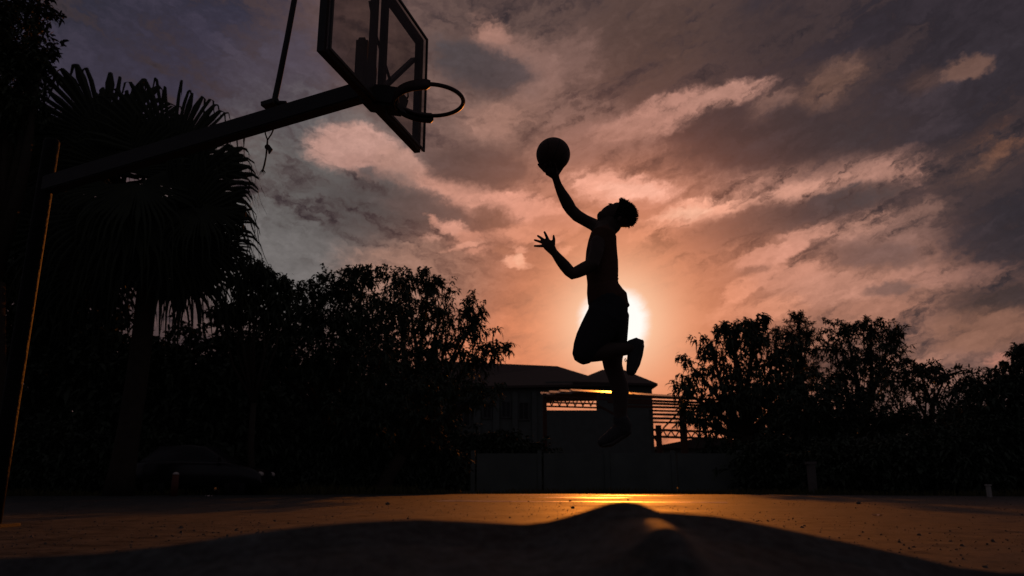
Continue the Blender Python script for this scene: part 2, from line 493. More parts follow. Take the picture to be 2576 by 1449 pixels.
def asphalt_mat(name, base, r0, r1, spec=0.3):
    m = bpy.data.materials.new(name); m.use_nodes = True
    nt = m.node_tree; N, L = nt.nodes.new, nt.links.new
    b = nt.nodes['Principled BSDF']
    geo = N('ShaderNodeTexCoord')
    def nz(scale, detail, rough):
        n = N('ShaderNodeTexNoise'); n.inputs['Scale'].default_value = scale; n.inputs['Detail'].default_value = detail
        n.inputs['Roughness'].default_value = rough; L(geo.outputs['Object'], n.inputs['Vector']); return n
    big, mid, fine = nz(0.5, 8, 0.65), nz(4.5, 6, 0.7), nz(55, 4, 0.7)
    mx = N('ShaderNodeMix'); mx.data_type = 'RGBA'
    L(big.outputs['Fac'], mx.inputs['Factor'])
    mx.inputs['A'].default_value = (*[c * 0.5 for c in base], 1)
    mx.inputs['B'].default_value = (*[c * 1.5 for c in base], 1)
    def ramp(src, lo, hi, v0, v1):
        r = N('ShaderNodeMapRange'); L(src.outputs['Fac'], r.inputs['Value'])
        r.inputs['From Min'].default_value = lo; r.inputs['From Max'].default_value = hi
        r.inputs['To Min'].default_value = v0; r.inputs['To Max'].default_value = v1
        return r.outputs['Result']
    def mulc(col, fac):
        v = N('ShaderNodeVectorMath'); v.operation = 'SCALE'; L(col, v.inputs[0]); L(fac, v.inputs['Scale']); return v.outputs[0]
    c = mulc(mulc(mx.outputs['Result'], ramp(fine, 0.35, 0.68, 0.4, 1.5)), ramp(mid, 0.32, 0.68, 0.5, 1.5))
    L(c, b.inputs['Base Color'])
    su = N('ShaderNodeMath'); su.operation = 'ADD'
    L(ramp(big, 0.3, 0.7, r0, r1), su.inputs[0]); L(ramp(mid, 0.3, 0.7, -0.10, 0.10), su.inputs[1])
    L(su.outputs[0], b.inputs['Roughness'])
    L(ramp(mid, 0.34, 0.66, spec * 0.25, spec * 1.8), b.inputs['Specular IOR Level'])
    bp = N('ShaderNodeBump'); bp.inputs['Strength'].default_value = 0.5; bp.inputs['Distance'].default_value = 0.006
    L(fine.outputs['Fac'], bp.inputs['Height'])
    bp2 = N('ShaderNodeBump'); bp2.inputs['Strength'].default_value = 0.35; bp2.inputs['Distance'].default_value = 0.02
    L(mid.outputs['Fac'], bp2.inputs['Height']); L(bp.outputs['Normal'], bp2.inputs['Normal'])
    L(bp2.outputs['Normal'], b.inputs['Normal'])
    return m
M['asphalt'] = asphalt_mat('worn_asphalt', (0.034, 0.040, 0.039), 0.55, 0.74, 0.15)
M['paint_line'] = asphalt_mat('worn_white_paint', (0.5, 0.48, 0.46), 0.3, 0.42, 0.6)

# ------------------------------------------------------------------ setting: ground and court
def court_edge_y(x):
    # far edge of the paved court, slightly bowed
    return float(np.interp(x, [-40, -16, -8, 2, 9, 16, 40], [19.5, 19.8, 23.2, 26.2, 23.5, 19.0, 17.5]))

g = mesh_from('ground', [(-900, -200, -0.06), (900, -200, -0.06), (900, 1500, -0.06), (-900, 1500, -0.06)], [(0, 1, 2, 3)])
M['soil'] = material('dark_soil', (0.05, 0.045, 0.03), 0.95, 0.1, 0.4, 0.3)
o = link('ground', g, M['soil']); o['kind'] = 'structure'

# crest of an asphalt hump, added so its unlit side forms the foreground shade
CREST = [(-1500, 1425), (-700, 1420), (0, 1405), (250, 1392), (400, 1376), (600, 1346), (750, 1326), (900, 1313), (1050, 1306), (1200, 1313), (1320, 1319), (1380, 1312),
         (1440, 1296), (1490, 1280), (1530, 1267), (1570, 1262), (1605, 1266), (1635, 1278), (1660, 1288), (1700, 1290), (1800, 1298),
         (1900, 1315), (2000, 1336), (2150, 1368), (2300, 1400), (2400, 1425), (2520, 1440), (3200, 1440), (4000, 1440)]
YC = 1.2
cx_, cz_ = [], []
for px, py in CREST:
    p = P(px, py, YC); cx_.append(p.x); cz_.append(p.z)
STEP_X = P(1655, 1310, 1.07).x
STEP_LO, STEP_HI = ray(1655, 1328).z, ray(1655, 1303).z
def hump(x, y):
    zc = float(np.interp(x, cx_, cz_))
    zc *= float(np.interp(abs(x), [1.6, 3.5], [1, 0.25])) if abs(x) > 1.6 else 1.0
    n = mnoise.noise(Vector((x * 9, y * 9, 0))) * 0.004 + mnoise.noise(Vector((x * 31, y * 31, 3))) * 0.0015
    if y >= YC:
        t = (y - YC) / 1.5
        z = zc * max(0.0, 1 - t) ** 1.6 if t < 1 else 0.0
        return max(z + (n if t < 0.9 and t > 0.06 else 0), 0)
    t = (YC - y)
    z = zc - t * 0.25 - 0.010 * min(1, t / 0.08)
    # small flat step added behind the saddle, raised to make a sunlit spot
    dx = (x - STEP_X) / 0.040
    if abs(dx) < 3.2 and 0.60 < y < 1.165:
        yy = max(y, 1.0)
        zt = H + yy * float(np.interp(yy, [1.0, 1.14], [STEP_LO, STEP_HI]))
        if y < 1.0: zt -= 0.42 * (1.0 - y) + 0.6 * (1.0 - y) ** 2 * 0
        wgt = math.exp(-abs(dx) ** 2.6) if abs(dx) < 1.0 else math.exp(-abs(dx) ** 1.3)
        wy = min(1, max(0, (1.15 - y) / 0.02))
        if zt > z: z = z + (zt - z) * wgt * wy
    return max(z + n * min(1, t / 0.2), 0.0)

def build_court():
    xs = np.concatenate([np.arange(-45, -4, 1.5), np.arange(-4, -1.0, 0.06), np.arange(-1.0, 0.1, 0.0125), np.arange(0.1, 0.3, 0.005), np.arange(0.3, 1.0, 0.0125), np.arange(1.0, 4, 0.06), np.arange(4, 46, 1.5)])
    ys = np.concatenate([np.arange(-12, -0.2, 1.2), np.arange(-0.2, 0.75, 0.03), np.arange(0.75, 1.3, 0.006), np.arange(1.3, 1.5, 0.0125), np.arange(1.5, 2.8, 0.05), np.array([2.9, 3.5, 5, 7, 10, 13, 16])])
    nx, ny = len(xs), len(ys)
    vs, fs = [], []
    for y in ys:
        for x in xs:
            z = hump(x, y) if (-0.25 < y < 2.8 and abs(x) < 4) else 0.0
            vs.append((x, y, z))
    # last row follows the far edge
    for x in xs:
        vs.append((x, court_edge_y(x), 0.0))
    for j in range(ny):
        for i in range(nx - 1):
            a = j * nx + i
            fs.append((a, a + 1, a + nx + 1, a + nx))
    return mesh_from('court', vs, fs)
court = link('court', build_court(), M['asphalt'], smooth=True)  # paving mesh, also carries the added foreground hump
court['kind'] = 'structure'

# painted lines at the far end, and the pale kerb strip behind them
def line_obj(pts, w, z=0.004):
    vs, fs = [], []
    for i, p in enumerate(pts):
        p = Vector((p[0], p[1], 0)); q = pts[min(i + 1, len(pts) - 1)]; r_ = pts[max(i - 1, 0)]
        t = Vector((q[0] - r_[0], q[1] - r_[1], 0)).normalized(); n = Vector((-t.y, t.x, 0)) * w / 2
        ww = 1 + 0.15 * math.sin(i * 2.3)
        vs += [(p.x + n.x * ww, p.y + n.y * ww, z), (p.x - n.x * ww, p.y - n.y * ww, z)]
    for i in range(len(pts) - 1):
        fs.append((2 * i, 2 * i + 1, 2 * i + 3, 2 * i + 2))
    return link('court_line', mesh_from('court_line', vs, fs), M['paint_line'], court)
def gp(px, py):
    d = ray(px, py); t = -H / d.z
    return (d.x * t, t)
a, b = gp(1100, 1260.5), gp(1830, 1264.5)
line_obj([(a[0] + (b[0] - a[0]) * t / 14, a[1] + (b[1] - a[1]) * t / 14) for t in range(15)], 0.55)
a, b = gp(1390, 1250.5), gp(1535, 1253.5)
line_obj([(a[0] + (b[0] - a[0]) * t / 8, a[1] + (b[1] - a[1]) * t / 8) for t in range(9)], 1.5)
a, b = gp(1300, 1245.2), gp(1720, 1247.5)
line_obj([(a[0] + (b[0] - a[0]) * t / 10, a[1] + (b[1] - a[1]) * t / 10) for t in range(11)], 0.7)

# loose grit and crumbs scattered over the paving
def build_grit():
    vs, fs = [], []
    n = 0
    while n < 6500:
        y = 3.0 + 22 * rng.uniform() ** 1.15
        x = rng.uniform(-0.78, 0.78) * y
        if y > court_edge_y(x) - 0.2: continue
        if mnoise.noise(Vector((x * 0.45, y * 0.3, 5))) < rng.uniform(-0.6, 0.35): continue
        r = float(np.clip(rng.lognormal(-5.35, 0.45), 0.002, 0.016))
        k = len(vs); a = rng.uniform(0, math.tau); hh = r * rng.uniform(0.5, 1.1)
        for q in range(4):
            rr_ = r * rng.uniform(0.7, 1.3)
            vs.append((x + rr_ * math.cos(a + q * 1.57), y + rr_ * math.sin(a + q * 1.57), -0.0008))
        for q in range(4):
            rr_ = r * rng.uniform(0.35, 0.75)
            vs.append((x + rr_ * math.cos(a + q * 1.57 + .3), y + rr_ * math.sin(a + q * 1.57 + .3), hh * rng.uniform(0.7, 1.1)))
        for q in range(4):
            fs.append((k + q, k + (q + 1) % 4, k + 4 + (q + 1) % 4, k + 4 + q))
        fs.append((k + 4, k + 5, k + 6, k + 7))
        n += 1
    return mesh_from('grit', vs, fs)
o = link('grit', build_grit(), M['stone']); o['kind'] = 'stuff'

# grassy verge beyond the court: blades as one mass
def build_grass():
    n = 9000
    vs, fs = [], []
    for i in range(n):
        x = rng.uniform(-18, 18)
        y = court_edge_y(x) + abs(rng.normal(0, 0.9)) + 0.05
        dens = mnoise.noise(Vector((x * 0.5, y * 0.8, 1.3)))
        if dens < -0.25: continue
        h = rng.uniform(0.06, 0.22) * (1.0 + 0.8 * max(0, dens)) * (1.25 if -8 < x < -3 else 0.8)
        a = rng.uniform(0, math.tau); w = rng.uniform(0.008, 0.02)
        dx, dy = math.cos(a) * w, math.sin(a) * w
        lx, ly = rng.normal(0, 0.35) * h, rng.normal(0, 0.35) * h
        k = len(vs)
        vs += [(x - dx, y - dy, -0.05), (x + dx, y + dy, -0.05), (x + lx * .5 + dx * .6, y + ly * .5 + dy * .6, h * .6), (x + lx, y + ly, h)]
        fs += [(k, k + 1, k + 2), (k, k + 2, k + 3)]
    return mesh_from('grass', vs, fs)
o = link('grass', build_grass(), M['grass']); o['kind'] = 'stuff'

# ------------------------------------------------------------------ vegetation
def leaf_batch(pos, axis, length, width, droop):
    """arrays -> verts, faces of drooping blades with a fold (4 triangles each)"""
    n = len(pos)
    up = np.array([0, 0, 1.0])
    axis = axis / np.linalg.norm(axis, axis=1, keepdims=True)
    side = np.cross(axis, up + rng.normal(0, 0.35, (n, 3)))
    side /= np.linalg.norm(side, axis=1, keepdims=True) + 1e-9
    L_, W_, Dp = length[:, None], width[:, None], droop[:, None]
    b0 = pos
    m1 = pos + axis * L_ * 0.38 - up * L_ * Dp * 0.10
    m2 = pos + axis * L_ * 0.74 - up * L_ * Dp * 0.42
    tip = pos + axis * L_ * 0.95 - up * L_ * Dp * 0.85
    V = np.stack([b0, m1 + side * W_ * 0.5, m1 - side * W_ * 0.5, m2 + side * W_ * 0.36, m2 - side * W_ * 0.36, tip], 1).reshape(-1, 3)
    idx = np.arange(n)[:, None] * 6
    T1 = idx + np.array([[0, 2, 1]]); T2 = idx + np.array([[1, 2, 4]]); T3 = idx + np.array([[1, 4, 3]]); T4 = idx + np.array([[3, 4, 5]])
    return V, np.concatenate([T1, T2, T3, T4])

def tri_mesh(name, V, T):
    me = bpy.data.meshes.new(name)
    me.vertices.add(len(V)); me.vertices.foreach_set('co', np.ascontiguousarray(V, dtype=np.float32).ravel())
    me.loops.add(len(T) * 3); me.loops.foreach_set('vertex_index', np.ascontiguousarray(T, dtype=np.int32).ravel())
    me.polygons.add(len(T))
    me.polygons.foreach_set('loop_start', np.arange(0, len(T) * 3, 3, dtype=np.int32))
    me.polygons.foreach_set('loop_total', np.full(len(T), 3, dtype=np.int32))
    me.update(calc_edges=True)
    return me

DENS = 1.75
FINE = 0.8
def foliage(blobs, D, dd, per_m2, leaf_l, leaf_w, droop=0.6, nleaf=7, shell=0.55, spread=1.0, sprigs=5):
    """blobs: (px,py,rx,ry[,density]) at distance D; dd: depth factor of each blob"""
    leaf_l *= FINE; leaf_w *= FINE
    tips, dirs = [], []
    for bl in blobs:
        px, py, rx, ry = bl[:4]; dens = bl[4] if len(bl) > 4 else 1.0
        c = np.array(P(px, py, D)); s = mpp(px, py, D)
        ax, az = rx * s, ry * s; ay = max(ax, az) * dd
        n = int(per_m2 * DENS * dens * 4 * ax * az)
        u = rng.normal(0, 1, (n, 3)); u /= np.linalg.norm(u, axis=1, keepdims=True)
        r = rng.uniform(0, 1, (n, 1)) ** (shell)
        # ragged outline: radius wobbles with direction
        wob = np.array([1.0 + 0.24 * mnoise.noise(Vector((float(v[0]) * 2.6 + px, float(v[1]) * 2.6, float(v[2]) * 2.6 + py))) + 0.12 * mnoise.noise(Vector((float(v[0]) * 7 + px, float(v[1]) * 7, float(v[2]) * 7))) for v in u])[:, None]
        p = c + u * r * wob * np.array([ax, ay, az])
        tips.append(p); dirs.append(u * np.array([1, 1, 0.8]) + np.array([0, 0, 0.35]))
        ns_ = int(sprigs * (0.6 + dens))
        for _ in range(ns_):
            v = rng.normal(0, 1, 3); v[2] = abs(v[2]) * 0.9 + 0.1 * v[2]; v /= np.linalg.norm(v)
            k = rng.integers(4, 8); t_ = np.linspace(0.82, rng.uniform(1.12, 1.42), k)[:, None]
            q = c + v * t_ * np.array([ax, ay, az]) + rng.normal(0, leaf_l * 0.18, (k, 3))
            tips.append(q); dirs.append(np.repeat((v * np.array([1, 1, 0.6]) + np.array([0, 0, 0.5]))[None], k, 0))
    tips = np.concatenate(tips); dirs = np.concatenate(dirs)
    n = len(tips)
    pos = np.repeat(tips, nleaf, 0) + rng.normal(0, leaf_l * 0.16 * spread, (n * nleaf, 3))
    ax = np.repeat(dirs, nleaf, 0) * 0.5 + rng.normal(0, 0.75, (n * nleaf, 3))
    m = n * nleaf
    V, T = leaf_batch(pos, ax, leaf_l * np.clip(rng.lognormal(-0.08, 0.32, m), 0.4, 1.7), leaf_w * rng.uniform(0.7, 1.2, m), droop * rng.uniform(0.4, 1.4, m))
    return V, T, tips

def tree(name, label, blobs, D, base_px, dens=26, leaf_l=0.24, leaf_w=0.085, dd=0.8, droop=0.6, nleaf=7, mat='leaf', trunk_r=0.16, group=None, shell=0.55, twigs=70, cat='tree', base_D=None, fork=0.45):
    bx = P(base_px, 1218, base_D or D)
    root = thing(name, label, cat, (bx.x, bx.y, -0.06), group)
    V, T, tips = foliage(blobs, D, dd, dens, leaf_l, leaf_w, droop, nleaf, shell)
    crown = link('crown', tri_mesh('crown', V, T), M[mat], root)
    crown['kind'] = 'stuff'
    # trunk and limbs
    bm = bmesh.new()
    base = Vector((bx.x, bx.y, -0.1))
    cs = [P(b[0], b[1], D) for b in blobs]
    topz = max(c.z for c in cs); midc = sum(cs, Vector()) / len(cs)
    forkp = Vector((base.x * 0.5 + midc.x * 0.5, (base.y + midc.y) / 2, max(0.6, base.z + (midc.z - base.z) * fork)))
    k1 = base.lerp(forkp, 0.5) + Vector((random.uniform(-.15, .15), random.uniform(-.15, .15), 0))
    add_tube(bm, [base, base + (k1 - base) * 0.15, k1, forkp], [trunk_r * 1.5, trunk_r * 1.1, trunk_r, trunk_r * 0.85], 9)
    for c in cs:
        q1 = forkp.lerp(c, 0.45) + Vector((random.uniform(-.3, .3), random.uniform(-.3, .3), random.uniform(-.1, .3)))
        add_tube(bm, [forkp, q1, c], [trunk_r * 0.6, trunk_r * 0.4, trunk_r * 0.16], 6)
    sel = rng.choice(len(tips), min(twigs, len(tips)), replace=False)
    for i in sel:
        t = Vector(tips[i]); c = min(cs, key=lambda q: (q - t).length)
        q = c.lerp(t, 0.5) + Vector((random.uniform(-.15, .15), random.uniform(-.15, .15), random.uniform(-.2, .05)))
        add_tube(bm, [c, q, t], [0.035 * D / 26, 0.022 * D / 26, 0.008 * D / 26], 4, caps=False)
    bm_obj('trunk', bm, M['bark'], root, smooth=True)
    return root

# --- left of the building
tree('broadleaf_tree', 'slender tree with clumped drooping leaves just right of the palm',
     [(636, 676, 34, 28), (603, 712, 20, 26), (668, 706, 22, 34), (640, 745, 48, 38), (600, 775, 34, 34), (712, 716, 20, 18), (660, 790, 60, 30), (560, 800, 40, 22), (700, 760, 40, 30)],
     24, 640, dens=30, leaf_l=0.26, leaf_w=0.11, droop=1.1, nleaf=6, dd=0.7, trunk_r=0.1, twigs=90)
tree('broadleaf_tree', 'broad dark tree with flat top behind the parked car',
     [(800, 735, 75, 30), (870, 715, 70, 36), (920, 690, 40, 20), (780, 800, 110, 60), (900, 800, 130, 70), (700, 850, 110, 70), (840, 890, 190, 80), (640, 880, 90, 60)],
     28, 830, dens=34, leaf_l=0.24, leaf_w=0.10, droop=0.7, trunk_r=0.22, shell=0.45)
tree('broadleaf_tree', 'round leafy tree overhanging the left end of the hall roof',
     [(1020, 705, 60, 36), (1080, 715, 36, 34), (1000, 780, 110, 70), (1105, 790, 80, 70, 0.65), (1195, 800, 34, 52, 0.6), (1165, 840, 70, 50, 0.55), (1240, 878, 40, 26, 0.6), (1120, 870, 120, 60, 0.5), (980, 890, 120, 70), (1060, 940, 140, 50), (1205, 905, 60, 26, 0.7)],
     46, 1010, dens=8.63, leaf_l=0.407, leaf_w=0.159, droop=0.9, trunk_r=0.35, twigs=120)
tree('broadleaf_tree', 'low sprawling tree in front of the left hall wall',
     [(1000, 1000, 120, 60, 0.8), (1120, 985, 110, 50, 0.7), (1080, 1060, 90, 60, 0.55), (920, 1060, 120, 90), (1200, 1000, 70, 34, 0.6)],
     27, 960, dens=26, leaf_l=0.24, leaf_w=0.1, droop=0.8, trunk_r=0.25, mat='leaf_dark')
tree('broadleaf_tree', 'huge dark tree filling the far upper left corner',
     [(20, 40, 90, 90), (60, 150, 80, 90), (95, 40, 40, 50, 0.7), (20, 260, 110, 100), (100, 170, 45, 60, 0.8), (-60, 150, 130, 160)],
     19, -60, dens=30, leaf_l=0.22, leaf_w=0.10, droop=0.6, trunk_r=0.35, twigs=60)
tree('broadleaf_tree', 'dense dark tree behind the palm at the left edge',
     [(0, 400, 150, 170), (150, 540, 170, 160), (40, 700, 170, 190), (200, 740, 130, 170), (60, 930, 170, 170), (250, 960, 190, 170), (100, 1110, 220, 120), (330, 1100, 180, 120)],
     27, 120, dens=24, leaf_l=0.34, leaf_w=0.19, droop=0.6, trunk_r=0.3, mat='leaf_dark', shell=0.4)
tree('broadleaf_tree', 'dense dark tree between the palm and the parked car',
     [(360, 925, 110, 75), (420, 990, 170, 130), (540, 920, 130, 100), (560, 1030, 160, 120), (400, 1110, 180, 120), (560, 1130, 150, 100)],
     27, 470, dens=26, leaf_l=0.34, leaf_w=0.19, droop=0.6, trunk_r=0.25, mat='leaf_dark', shell=0.4)

tree('broadleaf_tree', 'dark leafy mass behind the broad flat topped tree',
     [(650, 960, 130, 90), (820, 985, 150, 90), (980, 1010, 130, 90), (700, 1100, 170, 100), (900, 1110, 170, 100), (1070, 1120, 110, 80)],
     52, 800, dens=9.41, leaf_l=0.581, leaf_w=0.306, droop=0.6, trunk_r=0.46, mat='leaf_dark', shell=0.4)
tree('broadleaf_tree', 'dark leafy mass behind the umbrella shaped tree',
     [(1960, 1080, 120, 70), (2120, 1095, 130, 70), (2300, 1120, 140, 66), (2470, 1100, 130, 90), (2010, 1170, 170, 70), (2250, 1180, 170, 60), (2480, 1180, 150, 60)],
     62, 2150, dens=6.62, leaf_l=0.656, leaf_w=0.346, droop=0.6, trunk_r=0.55, mat='leaf_dark', shell=0.4)

def shrub(label, px, top, w, D, dens=70, leaf_l=0.21, leaf_w=0.115, group='dark shrubs along the far edge of the court', low=0):
    hgt = 1238 - top
    blobs = [(px - w * 0.30, top + hgt * 0.5, w * 0.38, hgt * 0.5), (px + w * 0.28, top + hgt * 0.52, w * 0.40, hgt * 0.5), (px, top + hgt * 0.38, w * 0.34, hgt * 0.40), (px - w * .3, 1195, w * 0.4, 60), (px + w * .3, 1195, w * 0.4, 60)]
    return tree('shrub', label, blobs, D, px, dens=dens * (25 / D) ** 2, leaf_l=leaf_l * D / 25, leaf_w=leaf_w * D / 25, dd=0.6, mat='leaf_dark', trunk_r=0.06, group=group, shell=0.4, twigs=20, cat='shrub', fork=0.3)
SHR = [(60, 1060, 330, 24.5, 'wide shrub at the left edge below the hoop post'),
       (330, 1090, 300, 25, 'dark shrub behind the rear of the parked car'),
       (720, 1050, 260, 27.5, 'tall shrub in front of the broad flat topped tree'),
       (900, 1080, 260, 28, 'dark shrub below the sprawling tree'),
       (1060, 1120, 170, 28, 'low shrub at the left foot of the hall wall'),
       (1250, 1090, 190, 46, 'dark bush in front of the hall windows'),
       (1860, 1120, 170, 45, 'bush beside the canopy posts at the wall end'),
       (2010, 1100, 240, 36, 'dark bush under the big leafy tree on the right'),
       (2180, 1105, 240, 25.2, 'dark bush under the umbrella shaped tree'),
       (2350, 1090, 240, 24, 'dark bush left of the white marker post'),
       (2540, 1060, 260, 23, 'tall bush behind the white marker post at the right edge')]
for (px, top, w, D, lab) in SHR:
    shrub(lab, px, top, w, D)

# --- right of the canopy
tree('broadleaf_tree', 'big leafy tree right of the steel canopy with drooping leaf tufts',
     [(1755, 935, 56, 50, 0.5), (1725, 985, 40, 36, 0.5), (1790, 880, 44, 44, 0.5), (1838, 855, 44, 40, 0.55), (1895, 850, 50, 44, 0.55), (1905, 815, 24, 22, 0.8), (1842, 832, 20, 18, 0.8), (1950, 890, 70, 60), (1850, 940, 90, 70, 0.55), (1900, 1000, 120, 70), (1790, 1020, 80, 60, 0.6), (1745, 1050, 50, 40, 0.45), (1790, 1085, 40, 26, 0.4), (1990, 980, 90, 80)],
     46, 1905, dens=7.68, leaf_l=0.460, leaf_w=0.166, droop=1.0, trunk_r=0.37, twigs=140)
tree('feathery_tree', 'feathery narrow topped tree peeping above the big leafy tree',
     [(2008, 812, 34, 22), (1990, 840, 36, 20), (2028, 842, 40, 22), (2000, 870, 60, 26), (2010, 920, 70, 50), (2010, 800, 16, 14)],
     60, 2008, dens=18.15, leaf_l=0.291, leaf_w=0.073, droop=0.3, nleaf=8, trunk_r=0.29, twigs=120)
tree('umbrella_tree', 'umbrella shaped tree with rounded crown on the right',
     [(2130, 830, 50, 30), (2190, 828, 60, 28), (2240, 850, 40, 34), (2100, 880, 60, 50, 0.85), (2190, 890, 90, 60), (2120, 950, 100, 60), (2230, 930, 60, 60, 0.8), (2180, 1000, 120, 60, 0.9)],
     48, 2160, dens=9.49, leaf_l=0.331, leaf_w=0.124, droop=0.7, nleaf=8, trunk_r=0.33, twigs=120)
tree('umbrella_tree', 'low layered tree with flat tiers beside the far right trees',
     [(2310, 928, 60, 20), (2380, 945, 60, 20), (2280, 960, 80, 28, 0.8), (2400, 985, 80, 26, 0.8), (2330, 1005, 100, 30, 0.75), (2290, 1050, 90, 26, 0.6), (2420, 1040, 70, 34)],
     30, 2335, dens=24, leaf_l=0.22, leaf_w=0.08, droop=0.4, nleaf=8, trunk_r=0.18, twigs=120)
tree('broadleaf_tree', 'dark tree rising at the far right edge',
     [(2572, 900, 26, 26), (2545, 950, 50, 36), (2480, 975, 60, 26), (2520, 1020, 110, 70), (2600, 980, 90, 90), (2470, 1080, 110, 80), (2600, 1100, 110, 100)],
     24, 2560, dens=34, leaf_l=0.22, leaf_w=0.1, droop=0.6, trunk_r=0.22, mat='leaf_dark', shell=0.45)
tree('broadleaf_tree', 'dark round tree behind the low layered tree',
     [(2060, 1040, 110, 70), (2220, 1060, 90, 40, 0.8)],
     31, 2080, dens=34, leaf_l=0.26, leaf_w=0.12, droop=0.6, trunk_r=0.18, mat='leaf_dark', shell=0.45)

# --- the fan palm
def fan_leaf_mesh(hub, aim, normal, Rb, nseg=36, span=300, droop=0.55, crown=None, seed=0):
    rr = random.Random(seed)
    aim = aim.normalized(); normal = (normal - aim * normal.dot(aim)).normalized()
    side = aim.cross(normal)
    rows = [0.04, 0.30, 0.55, 0.68, 0.77, 0.86, 1.0]
    vs, fs = [], []
    dth = R(span) / nseg
    for s in range(nseg):
        th = -R(span) / 2 + (s + 0.5) * dth
        Ls = Rb * (0.80 + 0.20 * math.cos(th * 0.5)) * rr.uniform(0.93, 1.05)
        bend = droop * rr.uniform(0.5, 1.8)
        if rr.random() < 0.12: Ls *= rr.uniform(0.55, 0.85)
        fuse = rr.uniform(0.50, 0.60)
        hang = R(rr.uniform(50, 88))
        k = len(vs)
        jit = rr.uniform(-0.7, 0.7) * dth
        for r_ in rows:
            t = th + jit * max(0, r_ - 0.5) * 2
            dirv = aim * math.cos(t) + side * math.sin(t)
            dl = dirv.copy(); sd = aim * -math.sin(t) + side * math.cos(t)
            half = r_ * Ls * dth * 0.53
            if r_ > fuse: half = fuse * Ls * dth * 0.53 * max(0.05, (1 - (r_ - fuse) / (1 - fuse)) ** 0.7) * 0.55
            knee = 0.70
            out = max(0.0, r_ - knee)
            phi = hang * min(1.0, out / 0.12 * 0.6 + 0.4) if out > 0 else 0.0
            radial = min(r_, knee) + out * math.cos(phi)
            fall = out * math.sin(phi) * Ls + bend * 0.5 * Ls * max(0, r_ - 0.35) ** 2
            c = hub + dl * (Ls * radial) + Vector((0, 0, -fall)) - normal * (0.12 * Ls * r_ * r_)
            pleat = normal * (half * 0.7)
            vs += [c - sd * half - pleat * 0.5, c + pleat * 0.5, c + sd * half - pleat * 0.5]
        for j in range(len(rows) - 1):
            a = k + j * 3
            fs += [(a, a + 1, a + 4, a + 3), (a + 1, a + 2, a + 5, a + 4)]
    # petiole, as a thin three sided stalk
    if crown is not None:
        mid = hub.lerp(crown, 0.5) + Vector((0, 0, 0.12))
        k = len(vs)
        for c, w in ((crown, 0.06), (mid, 0.045), (hub, 0.03)):
            vs += [c + side * w, c - side * w, c + normal * w]
        for j in range(2):
            for e in range(3):
                a, b = k + j * 3 + e, k + j * 3 + (e + 1) % 3
                fs.append((a, b, b + 3, a + 3))
    return mesh_from('frond', vs, fs)

PD = 21.5
pc = P(305, 500, PD)
pb = P(300, 1218, PD)
palm = thing('fan_palm', 'tall fan palm with drooping pleated fronds left of the hoop', 'palm tree', (pb.x, pb.y, -0.06))
trunk_pts = [Vector((pb.x + 0.15 * math.sin(t * 3), pb.y, -0.1 + (pc.z - 0.2 + 0.1) * t)) for t in [0, .1, .25, .4, .55, .7, .85, 1]]
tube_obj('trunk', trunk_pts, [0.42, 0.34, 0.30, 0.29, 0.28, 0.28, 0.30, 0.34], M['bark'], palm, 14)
# hub px, aim px (where the leaf points), radius px, depth offset, droop, normal tilt
FR = [(262, 350, 232, 95, 285, -0.6, 0.32, 0.15), (330, 360, 330, 140, 235, 0.5, 0.4, 0.15), (430, 405, 470, 190, 265, -0.8, 0.34, 0.15),
      (450, 450, 560, 330, 235, 0.4, 0.45, 0.15), (450, 490, 640, 430, 225, -0.3, 0.5, 0.1), (455, 560, 640, 530, 225, -1.2, 0.5, 0.05), (430, 620, 620, 650, 215, -0.5, 0.5, 0.05),
      (480, 680, 580, 770, 150, -0.2, 0.4, 0.0), (440, 610, 470, 740, 160, 0.3, 0.5, 0.0), (400, 600, 420, 740, 160, -0.9, 0.5, 0.0),
      (190, 410, 110, 230, 230, 0.8, 0.45, 0.2), (170, 480, 40, 400, 220, 0.2, 0.5, 0.1), (190, 570, 40, 620, 220, -0.7, 0.5, 0.1),
      (250, 640, 170, 780, 190, -0.4, 0.5, 0.0), (310, 610, 300, 760, 160, -1.0, 0.5, 0.0), (310, 430, 330, 280, 210, -1.3, 0.5, 0.3),
      (260, 540, 210, 650, 170, -1.6, 0.6, 0.3), (340, 540, 390, 640, 160, -1.6, 0.6, 0.3), (290, 470, 250, 560, 150, -2.0, 0.5, 0.2), (350, 460, 420, 560, 170, -1.9, 0.5, 0.2),
      (330, 480, 300, 600, 190, 1.5, 0.5, 0.1), (540, 620, 600, 720, 120, 0.8, 0.5, 0.0), (505, 520, 560, 600, 130, -1.5, 0.5, 0.1), (160, 330, 110, 250, 150, 1.2, 0.5, 0.1)]
for i, (hx, hy, ax, ay, rp, dz, dr, tilt) in enumerate(FR):
    hub = P(hx, hy, PD + dz)
    aim = P(ax, ay, PD + dz * 1.3) - hub
    to_cam = (Vector((0, 0, H)) - hub).normalized()
    nrm = to_cam + Vector((0, 0, tilt)) + Vector((random.uniform(-.25, .25), 0, random.uniform(-.1, .2)))
    me = fan_leaf_mesh(hub, aim, nrm, rp * mpp(hx, hy, PD) * 1.12, droop=dr, crown=pc, seed=i, span=random.choice((190, 230, 260, 290)))
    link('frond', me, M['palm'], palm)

# ------------------------------------------------------------------ buildings
def poly_prism(verts2d, y0, y1):
    n = len(verts2d)
    vs = [(x, y0, z) for x, z in verts2d] + [(x, y1, z) for x, z in verts2d]
    fs = [tuple(range(n))[::-1], tuple(range(n, 2 * n))] + [(i, (i + 1) % n, n + (i + 1) % n, n + i) for i in range(n)]
    return vs, fs
BD = 105.0
HS = BD / 40.0
def bp(px, py, D=BD):
    p = P(px, py, D); return p.x, p.z

